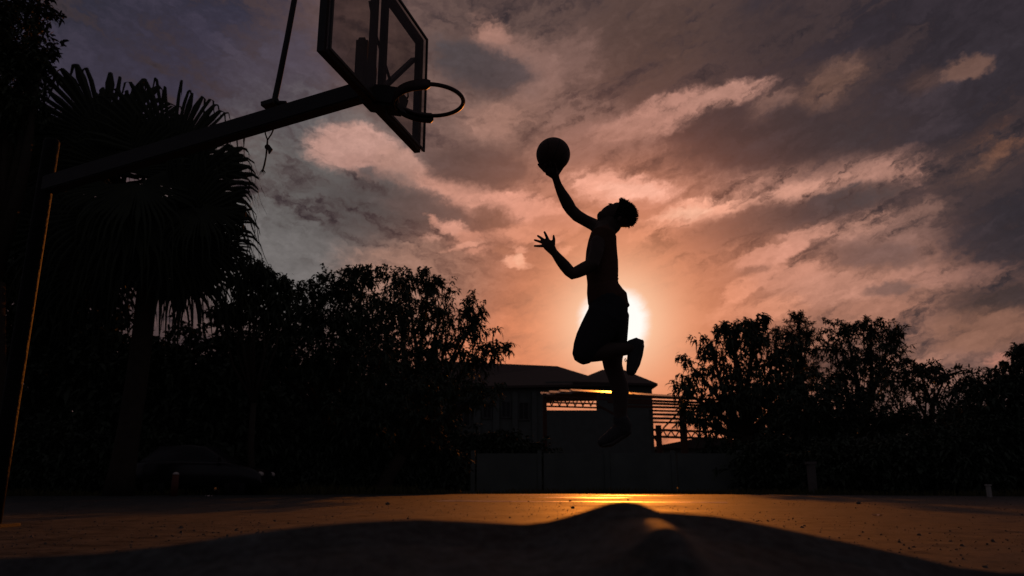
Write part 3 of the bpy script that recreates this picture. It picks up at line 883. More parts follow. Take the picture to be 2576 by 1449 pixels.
hall = thing('hall', 'long low hall with twin hipped roofs behind the jumping player', 'building', (P(1400, 1218, BD).x, BD, -0.06))
def wall_piece(x0, y0, x1, y1, D=BD, th=0.6, name='wall', mat='wall'):
    a, b = bp(x0, y0, D), bp(x1, y1, D)
    bm = bmesh.new()
    add_box(bm, ((a[0] + b[0]) / 2, D + th / 2, (a[1] + b[1]) / 2), (abs(b[0] - a[0]), th, abs(a[1] - b[1])))
    return bm_obj(name, bm, M[mat], hall)
wall_piece(1050, 975, 1372, 1236)
wall_piece(1372.0, 1032, 1642, 1236)
wall_piece(1372.0, 960, 1500, 985)
wall_piece(1500.0, 968, 1642, 1032)
# right end wall running back
bm = bmesh.new(); a = bp(1642, 968); b_ = bp(1642, 1236)
add_box(bm, (a[0] - 0.31, BD + 8.0, (a[1] + b_[1]) / 2), (0.6, 14.6, a[1] - b_[1]))
bm_obj('wall', bm, M['wall'], hall)
# roofs
def roof_mesh(eaveL, eaveR, ridgeL, ridgeR, depth=17.0, over=1.0):
    """eave/ridge in px at BD; hip roof with thickness"""
    eL, eR = bp(*eaveL), bp(*eaveR); rL, rR = bp(*ridgeL, BD + depth / 2), bp(*ridgeR, BD + depth / 2)
    y0, y1, ym = BD - over, BD + depth + over, BD + depth / 2
    z = eL[1]; zr = eR[1]
    t = 0.3
    vs = [(eL[0], y0, z), (eR[0], y0, zr), (eR[0], y1, zr), (eL[0], y1, z), (rL[0], ym, rL[1]), (rR[0], ym, rR[1]),
          (eL[0], y0, z - t), (eR[0], y0, zr - t), (eR[0], y1, zr - t), (eL[0], y1, z - t)]
    fs = [(0, 1, 5, 4), (1, 2, 5), (2, 3, 4, 5), (3, 0, 4), (6, 7, 1, 0), (7, 8, 2, 1), (8, 9, 3, 2), (9, 6, 0, 3), (6, 9, 8, 7)]
    return mesh_from('roof', vs, fs)
link('roof', roof_mesh((1010, 976), (1545, 968), (1060, 906), (1402, 921)), M['roof'], hall)
link('roof', roof_mesh((1440, 962), (1651, 967), (1515, 930), (1566, 929), depth=13.0), M['roof'], hall)
# windows
for (x0, y0, x1, y1) in [(1150, 1010, 1182, 1072), (1215, 1012, 1236, 1052), (1262, 1010, 1284, 1050), (1305, 1012, 1330, 1056),
                         (1215, 1095, 1238, 1150), (1262, 1095, 1286, 1150)]:
    a, b = bp(x0, y0, BD - .1), bp(x1, y1, BD - .1)
    w_, h_ = b[0] - a[0], a[1] - b[1]; c = ((a[0] + b[0]) / 2, (a[1] + b[1]) / 2)
    bm = bmesh.new()
    for sx in (-1, 1): add_box(bm, (c[0] + sx * w_ / 2, BD - 0.10, c[1]), (0.18, 0.24, h_ + 0.18))
    for sz in (-1, 1): add_box(bm, (c[0], BD - 0.10, c[1] + sz * h_ / 2), (w_ - 0.19, 0.22, 0.18))
    add_box(bm, (c[0], BD - 0.09, c[1]), (0.12, 0.15, h_ - 0.19))
    f = bm_obj('window', bm, M['frame'], hall)
    bm = bmesh.new(); add_box(bm, (c[0], BD - 0.03, c[1]), (w_ - 0.2, 0.04, h_ - 0.2))
    p = bm_obj('pane', bm, M['window'], None)
    p.parent = f; p.location = (0, 0, 0)
# pale pilasters between the windows
for px in (1135, 1200, 1248, 1296, 1345):
    a, b = bp(px - 7, 985, BD - .1), bp(px + 7, 1232, BD - .1)
    bm = bmesh.new(); add_box(bm, ((a[0] + b[0]) / 2, BD - 0.16, (a[1] + b[1]) / 2), (b[0] - a[0], 0.3, a[1] - b[1]))
    bm_obj('pilaster', bm, M['wall'], hall)

# boundary wall in front of the hall
WD = 37.0
bw = thing('boundary_wall', 'long mossy boundary wall behind the far end of the court', 'wall', (P(1600, 1218, WD).x, WD, -0.06))
x = 1190
pw = P(1190, 1128, WD).x
xe = P(2300, 1128, WD).x
topz = P(1600, 1140, WD).z
k = 0
while pw < xe:
    w_ = 3.1
    bm = bmesh.new(); add_box(bm, (pw + w_ / 2 + 0.09, WD, topz / 2 - 0.06), (w_ - 0.19, 0.14, topz + 0.1 + 0.02 * (k % 3)))
    bm_obj('wall_panel', bm, M['wall_dark'], bw)
    bm = bmesh.new(); add_box(bm, (pw + 0.0, WD - 0.01, topz / 2), (0.19, 0.22, topz + 0.25))
    bm_obj('pier', bm, M['wall_dark'], bw)
    pw += w_; k += 1

# small far building at the right, its roof edge catching light
lb = thing('low_shed', 'low shed roof glimpsed through the trees on the right', 'shed', (P(2280, 1218, 36).x, 36, -0.06))
a, b = P(2190, 1048, 36), P(2350, 1056, 36)
bm = bmesh.new(); add_bar(bm, a + Vector((0, 1.5, 0.1)), b + Vector((0, 1.5, 0.1)), 3.4, 0.10, Vector((0, -0.15, 1)))
bm_obj('roof', bm, M['sheet'], lb)
bm = bmesh.new(); add_box(bm, ((a.x + b.x) / 2, 37.5, 1.2), (b.x - a.x - 0.4, 2.6, 2.55))
bm_obj('wall', bm, M['wall_dark'], lb)

# ------------------------------------------------------------------ the steel canopy with lattice trusses
CK = 66.0 / 35.0
cd = thing('steel_canopy', 'open steel canopy with lattice trusses beside the hall', 'canopy', (P(1640, 1218, 35 * CK).x, 35 * CK, -0.06))
def cbar(name, x0, y0, D0, x1, y1, D1, w=0.07, h=None, mat='rust'):
    return bar_obj(name, P(x0, y0, D0 * CK), P(x1, y1, D1 * CK), w * CK, (h or w) * CK, M[mat], cd)
# sloping roof sheets that catch the sun
for i, (x0, y0, x1, y1, dd) in enumerate([(1362, 991, 1400, 992, 0.0), (1385, 987.5, 1440, 989, 0.5), (1412, 984.5, 1470, 987.5, 1.0), (1440, 983, 1600, 991.5, 1.5), (1600, 992, 1760, 1002, 2.0)]):
    a, b = P(x0, y0, (35 + dd) * CK), P(x1, y1, (36.0 + dd) * CK)
    d = Vector((0, 3.4, 3.4 * math.tan(R(9.4))))
    vs = [a, b, b + d, a + d]
    vs += [v - Vector((0, 0, 0.06)) for v in vs]
    fs = [(0, 1, 2, 3), (7, 6, 5, 4), (0, 4, 5, 1), (1, 5, 6, 2), (2, 6, 7, 3), (3, 7, 4, 0)]
    link('roof_sheet', mesh_from('roof_sheet', vs, fs), M['sheet'], cd)
# left lattice, seen against the sky through the open bay of the hall
for (x0, y0, x1, y1) in [(1366, 996, 1502, 1003), (1372, 1012, 1504, 1016), (1374, 1022, 1512, 1026)]:
    cbar('truss_chord', x0, y0, 35, x1, y1, 35.5)
xs_ = np.linspace(1378, 1496, 13)
for i in range(12):
    y_a, y_b = (996 + i * 0.4, 1022) if i % 2 == 0 else (1022, 996 + i * 0.4)
    cbar('truss_web', xs_[i], y_a, 35.1, xs_[i + 1], y_b, 35.1, 0.05)
cbar('arch_rib', 1500, 1018, 35.3, 1545, 1042, 35.3, 0.09)
# purlins marching off to the right
for (y0, y1, x0) in [(994, 1004, 1505), (1003, 1013, 1505), (1011, 1020, 1530), (1022, 1027, 1560)]:
    cbar('purlin', x0, y0, 35, 1835, y1 + (y1 - y0) * 0.3, 38, 0.12, 0.10)
for (y, h_) in [(1033, .08), (1042, .10), (1052, .10), (1062, .08)]:
    cbar('purlin', 1644, y, 36, 1800, y + 4, 38, 0.1, h_)
for y in (1081, 1098):
    cbar('truss_chord', 1644, y, 35.5, 1835, y + 7, 37, 0.1, 0.10)
xs_ = np.linspace(1648, 1830, 19)
for i in range(18):
    y_a, y_b = (1082, 1098) if i % 2 == 0 else (1098, 1082)
    off = i * 0.38
    cbar('truss_web', xs_[i], y_a + off, 35.6, xs_[i + 1], y_b + off, 35.6, 0.05)
cbar('brace', 1668, 1078, 35.8, 1722, 1022, 35.8, 0.07)
cbar('brace', 1690, 1078, 36.2, 1738, 1036, 36.2, 0.06)
cbar('brace', 1646, 1100, 35.9, 1664, 1125, 35.9, 0.09)
def cpost(px, top, D, w):
    D *= CK; w *= CK
    a = P(px, top, D)
    bm = bmesh.new(); add_box(bm, (a.x, D, (a.z - 0.06) / 2), (w, w, a.z + 0.06))
    bm_obj('post', bm, M['rust'], cd)
cpost(1656, 1070, 35.3, 0.22); cpost(1715, 998, 34.6, 0.26); cpost(1830, 1010, 37.5, 0.2); cpost(1370, 990, 35.2, 0.18)
# low far roofs behind
fr = thing('far_house', 'low far house roof behind the canopy posts', 'house', (P(1760, 1218, 130).x, 130, -0.06))
vs, fs = poly_prism([bp(1660, 1128, 130), bp(1880, 1128, 130), bp(1880, 1112, 130), bp(1775, 1098, 130), bp(1660, 1120, 130)], 130, 142)
link('roof', mesh_from('roof', vs, fs), M['roof'], fr)
a, b = bp(1672, 1128, 130.4), bp(1870, 1228, 130.4)
bm = bmesh.new(); add_box(bm, ((a[0] + b[0]) / 2, 136, (a[1] - 0.06) / 2 - 0.01), (b[0] - a[0], 10, a[1] + 0.04)); bm_obj('wall', bm, M['wall_dark'], fr)

# ------------------------------------------------------------------ small things along the far edge
mp = gp(2490, 1251)
post = thing('marker_post', 'short pale marker post at the right end of the far kerb', 'post', (mp[0], mp[1], 0))
bm = bmesh.new(); add_box(bm, (mp[0], mp[1], 0.13), (0.09, 0.09, 0.26)); bmesh.ops.bevel(bm, geom=bm.edges[:], offset=0.012, segments=2, affect='EDGES')
bm_obj('shaft', bm, M['concrete'], post)
bm = bmesh.new(); add_box(bm, (mp[0], mp[1], 0.2805), (0.11, 0.11, 0.035)); bm_obj('cap', bm, M['concrete'], post)
mp = (P(2044, 1218, 24.3).x, 24.3)
post = thing('stone_pillar', 'faint squat pillar under the trees on the right', 'pillar', (mp[0], mp[1], 0))
bm = bmesh.new(); add_box(bm, (mp[0], mp[1], 0.42), (0.2, 0.2, 0.94)); bm_obj('shaft', bm, M['stone'], post)
bm = bmesh.new(); add_box(bm, (mp[0], mp[1], 0.93), (0.27, 0.27, 0.08)); bm_obj('cap', bm, M['stone'], post)
# orange bollard
ob = (P(440, 1218, 21.0).x, 21.0)
boll = thing('bollard', 'dull orange bollard with a shiny top in front of the parked car', 'bollard', (ob[0], ob[1], 0))
tube_obj('shaft', [(ob[0], ob[1], -0.02), (ob[0], ob[1], 0.55)], [0.10, 0.085], M['orange'], boll, 14)
bm = bmesh.new(); bmesh.ops.create_uvsphere(bm, u_segments=14, v_segments=8, radius=0.085, matrix=Matrix.Translation((ob[0], ob[1], 0.56)) @ Matrix.Diagonal((1, 1, 0.6, 1)))
bm_obj('cap', bm, M['lamp'], boll, True)

# parked car, nose to the right
def build_car(px_nose, D):
    nose = P(px_nose, 1218, D).x
    car = thing('parked_car', 'dark parked hatchback at the left far edge with light on its nose', 'car', (nose - 1.9, D, -0.05))
    Lc, Wc = 3.8, 1.66
    # sections along the length: (s, belt half width, sill z, bonnet/belt z)
    top = [(0.0, 0.45), (0.05, 0.62), (0.25, 0.74), (0.95, 0.90), (1.05, 0.93), (3.3, 0.98), (3.62, 0.93), (3.78, 0.72), (3.8, 0.5)]
    bm = bmesh.new(); rings = []
    for s, z in top:
        hw = Wc / 2 * (0.80 if s in (0.0, 3.8) else 0.93 if s in (0.05, 3.78) else 1.0)
        x = nose - s; zb = 0.22
        prof = [(-hw * 0.92, zb), (-hw, zb + 0.12), (-hw, z - 0.14), (-hw * 0.93, z - 0.03), (-hw * 0.7, z), (hw * 0.7, z), (hw * 0.93, z - 0.03), (hw, z - 0.14), (hw, zb + 0.12), (hw * 0.92, zb)]
        rings.append([bm.verts.new((x, D + a, b)) for a, b in prof])
    for r0, r1 in zip(rings, rings[1:]):
        for k in range(len(r0)):
            bm.faces.new((r0[k], r0[(k + 1) % len(r0)], r1[(k + 1) % len(r0)], r1[k]))
    bm.faces.new(rings[0]); bm.faces.new(rings[-1][::-1])
    bm_obj('body', bm, M['car'], car, True)
    # greenhouse
    bm = bmesh.new(); rings = []
    for s, z, hw in [(0.98, 0.90, 0.72), (1.75, 1.36, 0.58), (2.2, 1.42, 0.58), (3.1, 1.38, 0.57), (3.62, 0.92, 0.68)]:
        x = nose - s
        rings.append([bm.verts.new((x, D + a, b)) for a, b in [(-0.74, 0.88), (-hw, z - 0.04), (-hw * 0.8, z), (hw * 0.8, z), (hw, z - 0.04), (0.74, 0.88)]])
    for r0, r1 in zip(rings, rings[1:]):
        for k in range(5): bm.faces.new((r0[k], r0[k + 1], r1[k + 1], r1[k]))
    bm_obj('cabin', bm, M['window'], car, True)
    for s in (0.72, 3.02):
        for sd in (-1, 1):
            cx, cy = nose - s, D + sd * (Wc / 2 - 0.1)
            bm = bmesh.new()
            bmesh.ops.create_cone(bm, cap_ends=True, segments=22, radius1=0.29, radius2=0.29, depth=0.19, matrix=Matrix.Translation((cx, cy, 0.29 - 0.05)) @ Matrix.Rotation(R(90), 4, 'X'))
            w_ = bm_obj('wheel', bm, M['tyre'], car, True)
            bm = bmesh.new()
            bmesh.ops.create_cone(bm, cap_ends=True, segments=16, radius1=0.18, radius2=0.15, depth=0.21, matrix=Matrix.Translation((cx, cy, 0.24)) @ Matrix.Rotation(R(90), 4, 'X'))
            r_ = bm_obj('rim', bm, M['steel_pale'], None, True); r_.parent = w_
    for sd in (-1, 1):
        bm = bmesh.new()
        bmesh.ops.create_uvsphere(bm, u_segments=12, v_segments=8, radius=1, matrix=Matrix.Translation((nose - 0.1, D + sd * 0.55, 0.58)) @ Matrix.Diagonal((0.10, 0.17, 0.08, 1)))
        bm_obj('headlight', bm, M['lamp'], car, True)
        bm = bmesh.new(); add_box(bm, (nose - 3.77, D + sd * 0.6, 0.72), (0.06, 0.2, 0.16)); bm_obj('tail_light', bm, M['rim'], car)
        bm = bmesh.new(); add_box(bm, (nose - 1.25, D + sd * 0.88, 0.98), (0.12, 0.2, 0.13)); bm_obj('mirror', bm, M['car'], car)
build_car(676, 23.6)

# litter on the court
for (px, py, s, lab, mat, nm) in [(525, 1249.5, 0.07, 'pale paper scrap on the left far edge of the court', 'litter', 'paper_scrap'),
                              (2205, 1299, 0.035, 'pale paper scrap on the court far right', 'litter', 'paper_scrap')]:
    q = gp(px, py)
    bm = bmesh.new()
    n = 5
    vv = [[bm.verts.new((q[0] + (i / (n - 1) - .5) * 2 * s, q[1] + (j / (n - 1) - .5) * 1.6 * s, 0.005 + s * 0.5 * (0.5 + 0.5 * math.sin(i * 2.1 + j * 1.3)))) for i in range(n)] for j in range(n)]
    for j in range(n - 1):
        for i in range(n - 1): bm.faces.new((vv[j][i], vv[j][i + 1], vv[j + 1][i + 1], vv[j + 1][i]))
    tag(bm_obj(nm, bm, M[mat], None, True), lab, 'litter', 'scraps of litter on the court')
for (px, py, s, lab) in [(1441, 1279, 0.03, 'dark pebble left of the foreground hump peak'), (975, 1270, 0.04, 'dark pebble on the lit court left of centre'),
                         (1434, 1262, 0.03, 'small dark pebble lying on the bright painted line'), (2160, 1268, 0.04, 'dark pebble on the court below the right trees'),
                         (1580, 1258.5, 0.025, 'dark pebble beyond the painted line near the player')]:
    q = gp(px, py)
    bm = bmesh.new()
    bmesh.ops.create_icosphere(bm, subdivisions=2, radius=1)
    for v in bm.verts:
        k = 1 + 0.3 * mnoise.noise(v.co * 1.7 + Vector((px, 0, 0)))
        v.co = Vector((q[0] + v.co.x * s * k * 0.8, q[1] + v.co.y * s * k, max(-0.005, v.co.z * s * 0.6 * k + s * 0.4)))
    tag(bm_obj('pebble', bm, M['stone'], None, True), lab, 'pebble', 'pebbles lying on the court')

# ------------------------------------------------------------------ basketball hoop
n_dir = Vector((0.963, -0.270, 0)).normalized()       # the way the board faces
w_dir = Vector((0.270, 0.963, 0)).normalized()        # along the board, away from the lens
near = P(822, 125, 4.29); far = P(1063, 383, 5.82)
bz = (near.z + far.z) / 2
c0 = Vector(((near.x + far.x) / 2, (near.y + far.y) / 2, bz))
w_dir = Vector((far.x - near.x, far.y - near.y, 0)); BW = w_dir.length; w_dir.normalize()
n_dir = Vector((w_dir.y, -w_dir.x, 0))
BH = P(1073, 100, 5.82).z - far.z
def B(u, v, n=0.0):             # board coordinates: u along the board from the middle, v up, n out of the face
    return c0 + w_dir * u + Vector((0, 0, v)) + n_dir * n
pa = P(113, 468, 5.86)
post_xy = Vector((pa.x, pa.y, 0))
hoop = thing('basketball_hoop', 'basketball hoop with clear framed backboard on a cantilever arm', 'basketball hoop', (post_xy.x, post_xy.y, 0))
# post: square box column with base plate
ptop = P(120, 352, 5.86).z
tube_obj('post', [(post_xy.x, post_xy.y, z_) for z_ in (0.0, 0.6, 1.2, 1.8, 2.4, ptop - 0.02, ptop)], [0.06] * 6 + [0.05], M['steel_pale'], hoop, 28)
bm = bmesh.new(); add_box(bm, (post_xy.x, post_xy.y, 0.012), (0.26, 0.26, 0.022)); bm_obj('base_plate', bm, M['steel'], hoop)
arm_a = Vector((post_xy.x, post_xy.y, pa.z)); arm_b = B(0, 0.15, -0.12)
bm = bmesh.new(); add_bar(bm, arm_a - (arm_b - arm_a).normalized() * 0.02, arm_b, 0.11, 0.128); bmesh.ops.bevel(bm, geom=bm.edges[:], offset=0.008, segments=2, affect='EDGES')
arm = bm_obj('arm', bm, M['steel'], hoop)
# backboard frame
t = 0.062
def brd(name, u0, v0, u1, v1, w=t, d=0.05, n=-0.045, mat='steel'):
    return bar_obj(name, B(u0, v0, n), B(u1, v1, n), d if abs(u1 - u0) < 1e-3 else w, w, M[mat], hoop, n_dir) if False else bar_obj(name, B(u0, v0, n), B(u1, v1, n), w, d, M[mat], hoop, n_dir)
hw = BW / 2
brd('frame_bar', -hw, t / 2, hw, t / 2)
brd('frame_bar', -hw, BH - t / 2, hw, BH - t / 2)
brd('frame_bar', -hw + t / 2, t + .001, -hw + t / 2, BH - t - .001)
brd('frame_bar', hw - t / 2, t + .001, hw - t / 2, BH - t - .001)
for u in (-0.085, 0.085):
    brd('frame_bar', u, t + .001, u, BH - t - .001, w=0.05, d=0.045)
# clear pane
gm = bpy.data.materials.new('clear_acrylic'); gm.use_nodes = True
nt = gm.node_tree; nt.nodes.clear()
tr = nt.nodes.new('ShaderNodeBsdfTransparent'); gl = nt.nodes.new('ShaderNodeBsdfGlossy'); df = nt.nodes.new('ShaderNodeBsdfDiffuse')
nz = nt.nodes.new('ShaderNodeTexNoise'); nz.inputs['Scale'].default_value = 3; nz.inputs['Detail'].default_value = 8
rp = nt.nodes.new('ShaderNodeMapRange'); rp.inputs['From Min'].default_value = .3; rp.inputs['From Max'].default_value = .75; rp.inputs['To Min'].default_value = .04; rp.inputs['To Max'].default_value = .2
m1 = nt.nodes.new('ShaderNodeMixShader'); m2 = nt.nodes.new('ShaderNodeMixShader'); ou = nt.nodes.new('ShaderNodeOutputMaterial')
tr.inputs[0].default_value = (0.72, 0.69, 0.68, 1); gl.inputs['Roughness'].default_value = 0.08; gl.inputs[0].default_value = (.6, .6, .6, 1); df.inputs[0].default_value = (.22, .19, .17, 1)
nt.links.new(nz.outputs['Fac'], rp.inputs['Value']); nt.links.new(rp.outputs['Result'], m1.inputs[0])
nt.links.new(tr.outputs[0], m1.inputs[1]); nt.links.new(df.outputs[0], m1.inputs[2])
m2.inputs[0].default_value = 0.06
nt.links.new(m1.outputs[0], m2.inputs[1]); nt.links.new(gl.outputs[0], m2.inputs[2]); nt.links.new(m2.outputs[0], ou.inputs[0])
bm = bmesh.new(); add_bar(bm, B(-hw + 0.004, BH / 2, 0.0), B(hw - 0.004, BH / 2, 0.0), BH - 0.006, 0.012, n_dir)
bm_obj('backboard_pane', bm, gm, hoop)
# thin edge trim in front of the pane
tr_ = 0.02
for (u0, v0, u1, v1) in [(-hw, 0.01, hw, 0.01), (-hw, BH - 0.01, hw, BH - 0.01), (-hw + .01, .021, -hw + .01, BH - .021), (hw - .01, .021, hw - .01, BH - .021)]:
    brd('edge_trim', u0, v0, u1, v1, w=tr_, d=0.014, n=0.0145, mat='steel')
# brackets behind the board
bm = bmesh.new(); add_box(bm, B(-0.10, 0.30, -0.12), (0.085, 0.085, 0.42)); bmesh.ops.bevel(bm, geom=[e for e in bm.edges], offset=0.02, segments=3, affect='EDGES')
bm_obj('bracket_box', bm, M['steel'], hoop)
bm = bmesh.new(); add_box(bm, B(0.03, 0.22, -0.11), (0.08, 0.08, 0.30)); bmesh.ops.bevel(bm, geom=[e for e in bm.edges], offset=0.015, segments=2, affect='EDGES')
bm_obj('bracket_box', bm, M['steel'], hoop)
bar_obj('strut', B(0.14, 0.22, -0.08), B(hw - 0.06, BH * 0.80, -0.08), 0.045, 0.03, M['steel'], hoop)
tube_obj('strut', [B(-0.12, 0.80, -0.07), B(0.0, 0.60, -0.07), B(0.30, 0.36, -0.07)], 0.012, M['steel'], hoop, 6)
# mounting block and rim
rim_c = P(1082, 253, 4.96)
rr_ = 0.232
mount = (c0 + Vector((0, 0, 0.03)))
bm = bmesh.new(); add_bar(bm, B(0, 0.10, -0.12), B(0, 0.02, 0.16), 0.20, 0.15); bmesh.ops.bevel(bm, geom=bm.edges[:], offset=0.02, segments=2, affect='EDGES')
bm_obj('rim_mount', bm, M['steel'], hoop)
tw = 2 * math.pi / 56
ring = [rim_c + Vector((math.cos(k * tw), math.sin(k * tw), 0)) * rr_ for k in range(56)]
bm = bmesh.new(); rings = []
for k in range(56):
    out = Vector((math.cos(k * tw), math.sin(k * tw), 0))
    rings.append([bm.verts.new(ring[k] + (out * math.cos(q * math.pi / 4) + Vector((0, 0, 1)) * math.sin(q * math.pi / 4)) * 0.015) for q in range(8)])
for k in range(56):
    r0, r1 = rings[k], rings[(k + 1) % 56]
    for q in range(8): bm.faces.new((r0[q], r0[(q + 1) % 8], r1[(q + 1) % 8], r1[q]))
rim = bm_obj('rim', bm, M['rim'], hoop, True)
# guard plates that hug both sides of the ring
back_ang = math.atan2(-n_dir.y, -n_dir.x)
for sgn in (-1, 1):
    bm = bmesh.new(); prev = None
    for k in range(19):
        a = back_ang + sgn * (0.05 + k / 18 * (1.9 if sgn > 0 else 1.25))
        out = Vector((math.cos(a), math.sin(a), 0)); c = rim_c + out * (rr_ + 0.016)
        hh = 0.050 if k < 18 else 0.03
        cur = [bm.verts.new(c + out * 0.006 + Vector((0, 0, hh * 0.55))), bm.verts.new(c - out * 0.006 + Vector((0, 0, hh * 0.55))), bm.verts.new(c - out * 0.006 - Vector((0, 0, hh))), bm.verts.new(c + out * 0.006 - Vector((0, 0, hh)))]
        if prev:
            for q in range(4): bm.faces.new((prev[q], prev[(q + 1) % 4], cur[(q + 1) % 4], cur[q]))
        else: bm.faces.new(cur)
        prev = cur
    bm.faces.new(prev[::-1])
    bm_obj('rim_guard', bm, M['rim'], hoop, True)
bm = bmesh.new()
for sgn in (-1, 1):
    add_bar(bm, B(sgn * 0.06, 0.0, 0.1), rim_c + Vector((math.cos(back_ang + sgn * .35), math.sin(back_ang + sgn * .35), 0)) * (rr_ + .02) - Vector((0, 0, 0.008)), 0.05, 0.05 if sgn < 0 else 0.045)
bm_obj('rim_neck', bm, M['steel'], hoop)
# net hooks / leftover ties
tube_obj('tie_end', [B(0.10, 0.05, 0.12), B(0.105, 0.12, 0.16), B(0.11, 0.19, 0.15)], [0.008, 0.007, 0.003], M['rope'], hoop, 5)
tube_obj('tie_end', [B(-0.02, 0.01, 0.05), B(-0.025, -0.06, 0.055), B(-0.018, -0.11, 0.06)], [0.009, 0.008, 0.003], M['rope'], hoop, 5)
# tie bar rising from the arm towards the top of the board (bends out of the frame)
ta = arm_a.lerp(arm_b, 0.665)
d0 = P(690, 262, ta.y)
fl = (arm_b - arm_a).normalized()
pts = [d0 + fl * 0.10 - Vector((0, 0, 0.02)), d0 + fl * 0.03, d0 + Vector((0.002, 0, 0.05)), P(702, 200, ta.y), P(722, 100, ta.y), P(742, -8, ta.y), P(756, -80, ta.y), B(-0.02, BH + 0.45, -0.3), B(0, BH - 0.05, -0.06)]
tube_obj('tie_bar', pts, [0.017, 0.02, 0.023, 0.023, 0.023, 0.023, 0.023, 0.02, 0.02], M['steel'], hoop, 10)
bm = bmesh.new(); cl = P(680, 264, ta.y); add_box(bm, cl, (0.10, 0.10, 0.035), frame_of(fl)); bm_obj('clamp', bm, M['steel'], hoop)

# rope hanging from the arm
ra = ta.y + 0.04
rope = thing('rope', 'knotted rope loop dangling below the hoop arm', 'rope', P(672, 350, ra))
K = P(673, 352, ra)
tube_obj('loop_cord', [P(666, 325, ra), P(668, 338, ra), K], 0.0055, M['rope'], rope, 6)
tube_obj('loop_cord', [P(692, 316, ra), P(683, 337, ra), K], 0.0055, M['rope'], rope, 6)
tube_obj('hanging_cord', [K, P(672, 368, ra), P(669, 395, ra), P(665, 415, ra), P(660, 432, ra)], [0.006, 0.008, 0.006, 0.007, 0.006], M['rope'], rope, 6)
bm = bmesh.new()
bmesh.ops.create_icosphere(bm, subdivisions=2, radius=0.022, matrix=Matrix.Translation(P(673, 370, ra)))
bm_obj('knot', bm, M['rope'], rope, True)
tube_obj('tassel', [P(675, 368, ra), P(680, 376, ra), P(677, 387, ra)], [0.014, 0.02, 0.005], M['rope'], rope, 6)
bm = bmesh.new()
for k in range(6):
    add_tube(bm, [P(661, 425, ra), P(655 + k * 2.4, 432 + (k % 2), ra + 0.01 * k), P(653 + k * 3, 440 - (k % 3) * 2, ra)], [0.003, 0.0025, 0.0012], 4)
bm_obj('frayed_end', bm, M['rope'], rope, True)

# ------------------------------------------------------------------ ball
BD_ = 5.50
bc = P(1391.7, 388.5, BD_)
br = 42.3 * mpp(1391.7, 388.5, BD_)
ball = thing('basketball', 'basketball balanced on the raised palm of the player', 'ball', bc)
bm = bmesh.new(); bmesh.ops.create_uvsphere(bm, u_segments=48, v_segments=32, radius=br)
for v in bm.verts: v.co += bc
bm_obj('shell', bm, M['ball'], ball, True)
rot = Matrix.Rotation(0.5, 3, 'X') @ Matrix.Rotation(0.4, 3, 'Y')
def seam(pts):
    tube_obj('seam', pts, 0.0028, M['seam'], ball, 5)
for ax in ('X', 'Y'):
    pts = []
    for k in range(49):
        a = k / 48 * math.tau
        v = Vector((0, math.cos(a), math.sin(a))) if ax == 'X' else Vector((math.cos(a), 0, math.sin(a)))
        pts.append(bc + rot @ v * (br - 0.0012))
    seam(pts)
for s in (-1, 1):
    pts = []
    for k in range(49):
        a = k / 48 * math.tau
        v = Vector((s * (0.62 - 0.22 * math.cos(2 * a)), 0.8 * math.cos(a), 0.8 * math.sin(a))).normalized()
        pts.append(bc + rot @ v * (br - 0.0012))
    seam(pts)

# ------------------------------------------------------------------ the player
def c3(x, y): return (1239.4 + x * 0.3016, 313.1 + y * 0.3016)
def c4(x, y): return (1337.3 + x * 0.33759, 684.9 + y * 0.33759)
PDIST = 5.5

def limb(bm, pts, seg=16, round_ends=True):
    """pts: (px, py, width_px, D, depth_ratio or depth radius in m if < 0) -> closed tapered tube, image-plane width traced, own depth"""
    C, RW, RD = [], [], []
    for (x, y, w, D, dr) in pts:
        s = mpp(x, y, D); C.append(P(x, y, D)); rw = w * s / 2 * 1.04 + 0.0012; RW.append(rw); RD.append(-dr if dr < 0 else rw * dr)
    if round_ends:
        for end in (0, -1):
            i, j = (0, 1) if end == 0 else (len(C) - 1, len(C) - 2)
            d = (C[i] - C[j]).normalized()
            for kk, (f, g_) in enumerate(((0.62, 0.75), (0.93, 0.35))):
                p = C[i] + d * RW[i] * f
                if end == 0: 
                    pass
            add = [(C[i] + d * min(RW[i], RD[i] * 1.2) * f, RW[i] * g_, RD[i] * g_) for f, g_ in ((0.55, 0.80), (0.90, 0.42))]
            if end == 0:
                C[:0] = [a[0] for a in add][::-1]; RW[:0] = [a[1] for a in add][::-1]; RD[:0] = [a[2] for a in add][::-1]
            else:
                C += [a[0] for a in add]; RW += [a[1] for a in add]; RD += [a[2] for a in add]
    rings = []
    for i, p in enumerate(C):
        t = (C[min(i + 1, len(C) - 1)] - C[max(i - 1, 0)]).normalized()
        view = (p - Vector((0, 0, H))).normalized()
        dep = (view - t * view.dot(t)).normalized()
        sd = t.cross(dep).normalized()
        rings.append([bm.verts.new(p + sd * math.cos(k * math.tau / seg) * RW[i] + dep * math.sin(k * math.tau / seg) * RD[i]) for k in range(seg)])
    for r0, r1 in zip(rings, rings[1:]):
        for k in range(seg): bm.faces.new((r0[k], r0[(k + 1) % seg], r1[(k + 1) % seg], r1[k]))
    bm.faces.new(rings[0][::-1]); bm.faces.new(rings[-1])

def L3(pts, D, dr=1.0):
    out = []
    for q in pts:
        x, y = c3(q[0], q[1]); out.append((x, y, q[2] * 0.3016, q[3] if len(q) > 3 else D, q[4] if len(q) > 4 else dr))
    return out
def L4(pts, D, dr=1.0):
    out = []
    for q in pts:
        x, y = c4(q[0], q[1]); out.append((x, y, q[2] * 0.33759, q[3] if len(q) > 3 else D, q[4] if len(q) > 4 else dr))
    return out

